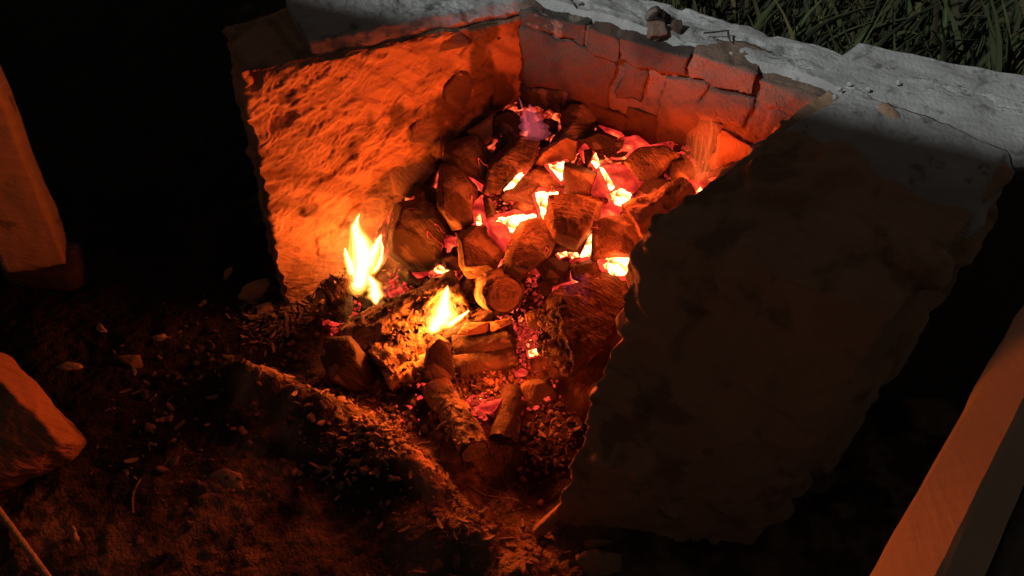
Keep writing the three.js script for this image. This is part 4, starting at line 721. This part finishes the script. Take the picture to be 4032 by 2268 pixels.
onTop('brick_fragment', 152, [0.268,0.61,-1.413], 0.03, 0.03, 'small reddish brick fragment beside the black charred clump', 'fragment', M.sooty, null, { rough: 0.15, detail: 12 });
const crumbLabel = 'small pale mortar crumb lying on the grey corner of the wall top';
for (const [k, p] of [[0.534,0.61,-1.224], [0.556,0.61,-1.246], [0.56,0.61,-1.23], [0.537,0.61,-1.198], [0.565,0.61,-1.21], [0.583,0.61,-1.233], [0.517,0.61,-1.195], [0.548,0.61,-1.133], [0.647,0.61,-1.267], [0.538,0.61,-1.173], [0.603,0.61,-1.187]].entries()) onTop('mortar_crumb', 160 + k, p, [0.013, 0.01, 0.009, 0.015, 0.008, 0.01, 0.009, 0.016, 0.009, 0.008, 0.007][k], 0.009, k === 7 ? 'lone rectangular pale crumb on the plastered wall top' : crumbLabel, 'crumb');
tag(mesh('bent_twig', mergeGeometries([logGeometry(171, [0.317,0.612,-1.395], [0.362,0.618,-1.397], 0.0016, 0.0014, { along: 14, radial: 8 }), logGeometry(172, [0.362,0.618,-1.399], [0.363,0.612,-1.368], 0.0022, 0.0012, { along: 10, radial: 8 })]), M.char), 'thin bent twig lying on the grey top of the back wall', 'twig');
onTop('white_pebble', 180, [1.389,0.05,-1.829], 0.05, 0.04, 'round white pebble beyond the plastered wall', 'pebble', M.ashTop, null);

// ---------------------------------------------------------------- grass behind the pit
{
  const blade = (() => { const n = 6, pos = [], idx = []; for (let i = 0; i <= n; i++) { const t = i / n, w = 0.5 * (1 - t * t) * (0.6 + 0.4 * Math.sin(t * 3)), y = t * (1 - 0.12 * t), z = 0.45 * t * t; pos.push(-w, y, z, 0, y - 0.01, z + 0.12 * w, w, y, z); } for (let i = 0; i < n; i++) for (let k = 0; k < 2; k++) { const a = i * 3 + k; idx.push(a, a + 1, a + 3, a + 1, a + 4, a + 3); } const g = new THREE.BufferGeometry(); g.setAttribute('position', new THREE.Float32BufferAttribute(pos, 3)); g.setIndex(idx); g.computeVertexNormals(); return g; })();
  const r = rng(404), n = 2200, m = new THREE.InstancedMesh(blade, M.grass, n), q = new THREE.Quaternion(), e = new THREE.Euler(), c = new THREE.Color();
  for (let i = 0; i < n; i++) {
    const s = r() * 3.0 - 0.5, d = 0.2 + Math.pow(r(), 1.3) * 1.9, x = C1[0] + 0.909 * s + 0.417 * d, z = C1[1] + 0.417 * s - 0.909 * d, h = 0.12 + 0.36 * r() * smooth(-0.4, 0.6, N(x * 2.5, 1, z * 2.5) + 0.5), w = 0.007 + 0.014 * r();
    e.set((r() - 0.5) * 0.9, r() * 6.283, (r() - 0.5) * 0.5);
    m.setMatrixAt(i, new THREE.Matrix4().compose(new THREE.Vector3(x, -0.02, z), q.setFromEuler(e), new THREE.Vector3(w, h, h)));
    const k = 0.5 + 1.1 * r(); m.setColorAt(i, r() < 0.2 ? c.setRGB(1.6 * k, 1.2 * k, 0.9 * k) : c.setRGB(0.9 * k, k, 0.7 * k));
  }
  m.name = 'grass'; m.castShadow = m.receiveShadow = true; scene.add(m);
  tag(m, 'tangled grass growing behind the fire pit', 'grass', null, 'stuff');
}

// ---------------------------------------------------------------- an added, unseen cover behind the camera that shades the near half of the pit
{
  const blocker = group('light_blocker', [0, 0, 0]);  // added only to block the lamp, never in view
  tag(blocker, 'unseen dark cover on pillars, added to shade the near half of the fire pit', 'blocker');
  const blockerEdge = (x) => 0.26 + (x + 1.37) * 0.3;
  const slope = (z0, z1, y0, y1, name) => { const g = slab([[-7, y0, blockerEdge(-7) + z0], [7, y0, blockerEdge(7) + z0], [7, y1, blockerEdge(7) + z1], [-7, y1, blockerEdge(-7) + z1], [-7, y0 + 0.08, blockerEdge(-7) + z0], [7, y0 + 0.08, blockerEdge(7) + z0], [7, y1 + 0.08, blockerEdge(7) + z1], [-7, y1 + 0.08, blockerEdge(-7) + z1]], 20, 1, 6, () => 0); mesh(name, g, M.blocker_roof, blocker); };
  slope(0, 2.4, 2.24, 2.55, 'blocker_roof');
  mesh('blocker_wing', slab([[-7.5, 2.13, 0.3], [-2.0, 2.13, 0.3], [-5.1, 2.13, -3.6], [-7.5, 2.13, -3.6], [-7.5, 2.21, 0.3], [-2.0, 2.21, 0.3], [-5.1, 2.21, -3.6], [-7.5, 2.21, -3.6]], 8, 1, 8, () => 0), M.blocker_roof, blocker);  // added wing, outlined to keep the ground at left dark
  for (const [x, z] of [[-5.3, -3.4], [-7.2, -3.4]]) { const p = mesh('blocker_pillar', new THREE.CylinderGeometry(0.06, 0.07, 2.18, 20), M.blocker_roof, blocker); p.position.set(x, 1.05, z); }
  for (const x of [-6.5, -2.4, 2.6, 6.5]) { const p = mesh('blocker_pillar', new THREE.CylinderGeometry(0.06, 0.07, 2.6, 20), M.blocker_roof, blocker); p.position.set(x, 1.25, blockerEdge(x) + 2.2); }
  for (const x of [-6.5, -2.4, 2.6, 6.5]) { const p = mesh('blocker_pillar', new THREE.CylinderGeometry(0.06, 0.07, 2.3, 20), M.blocker_roof, blocker); p.position.set(x, 1.1, blockerEdge(x) + 0.2); }
}

renderer.render(scene, camera);
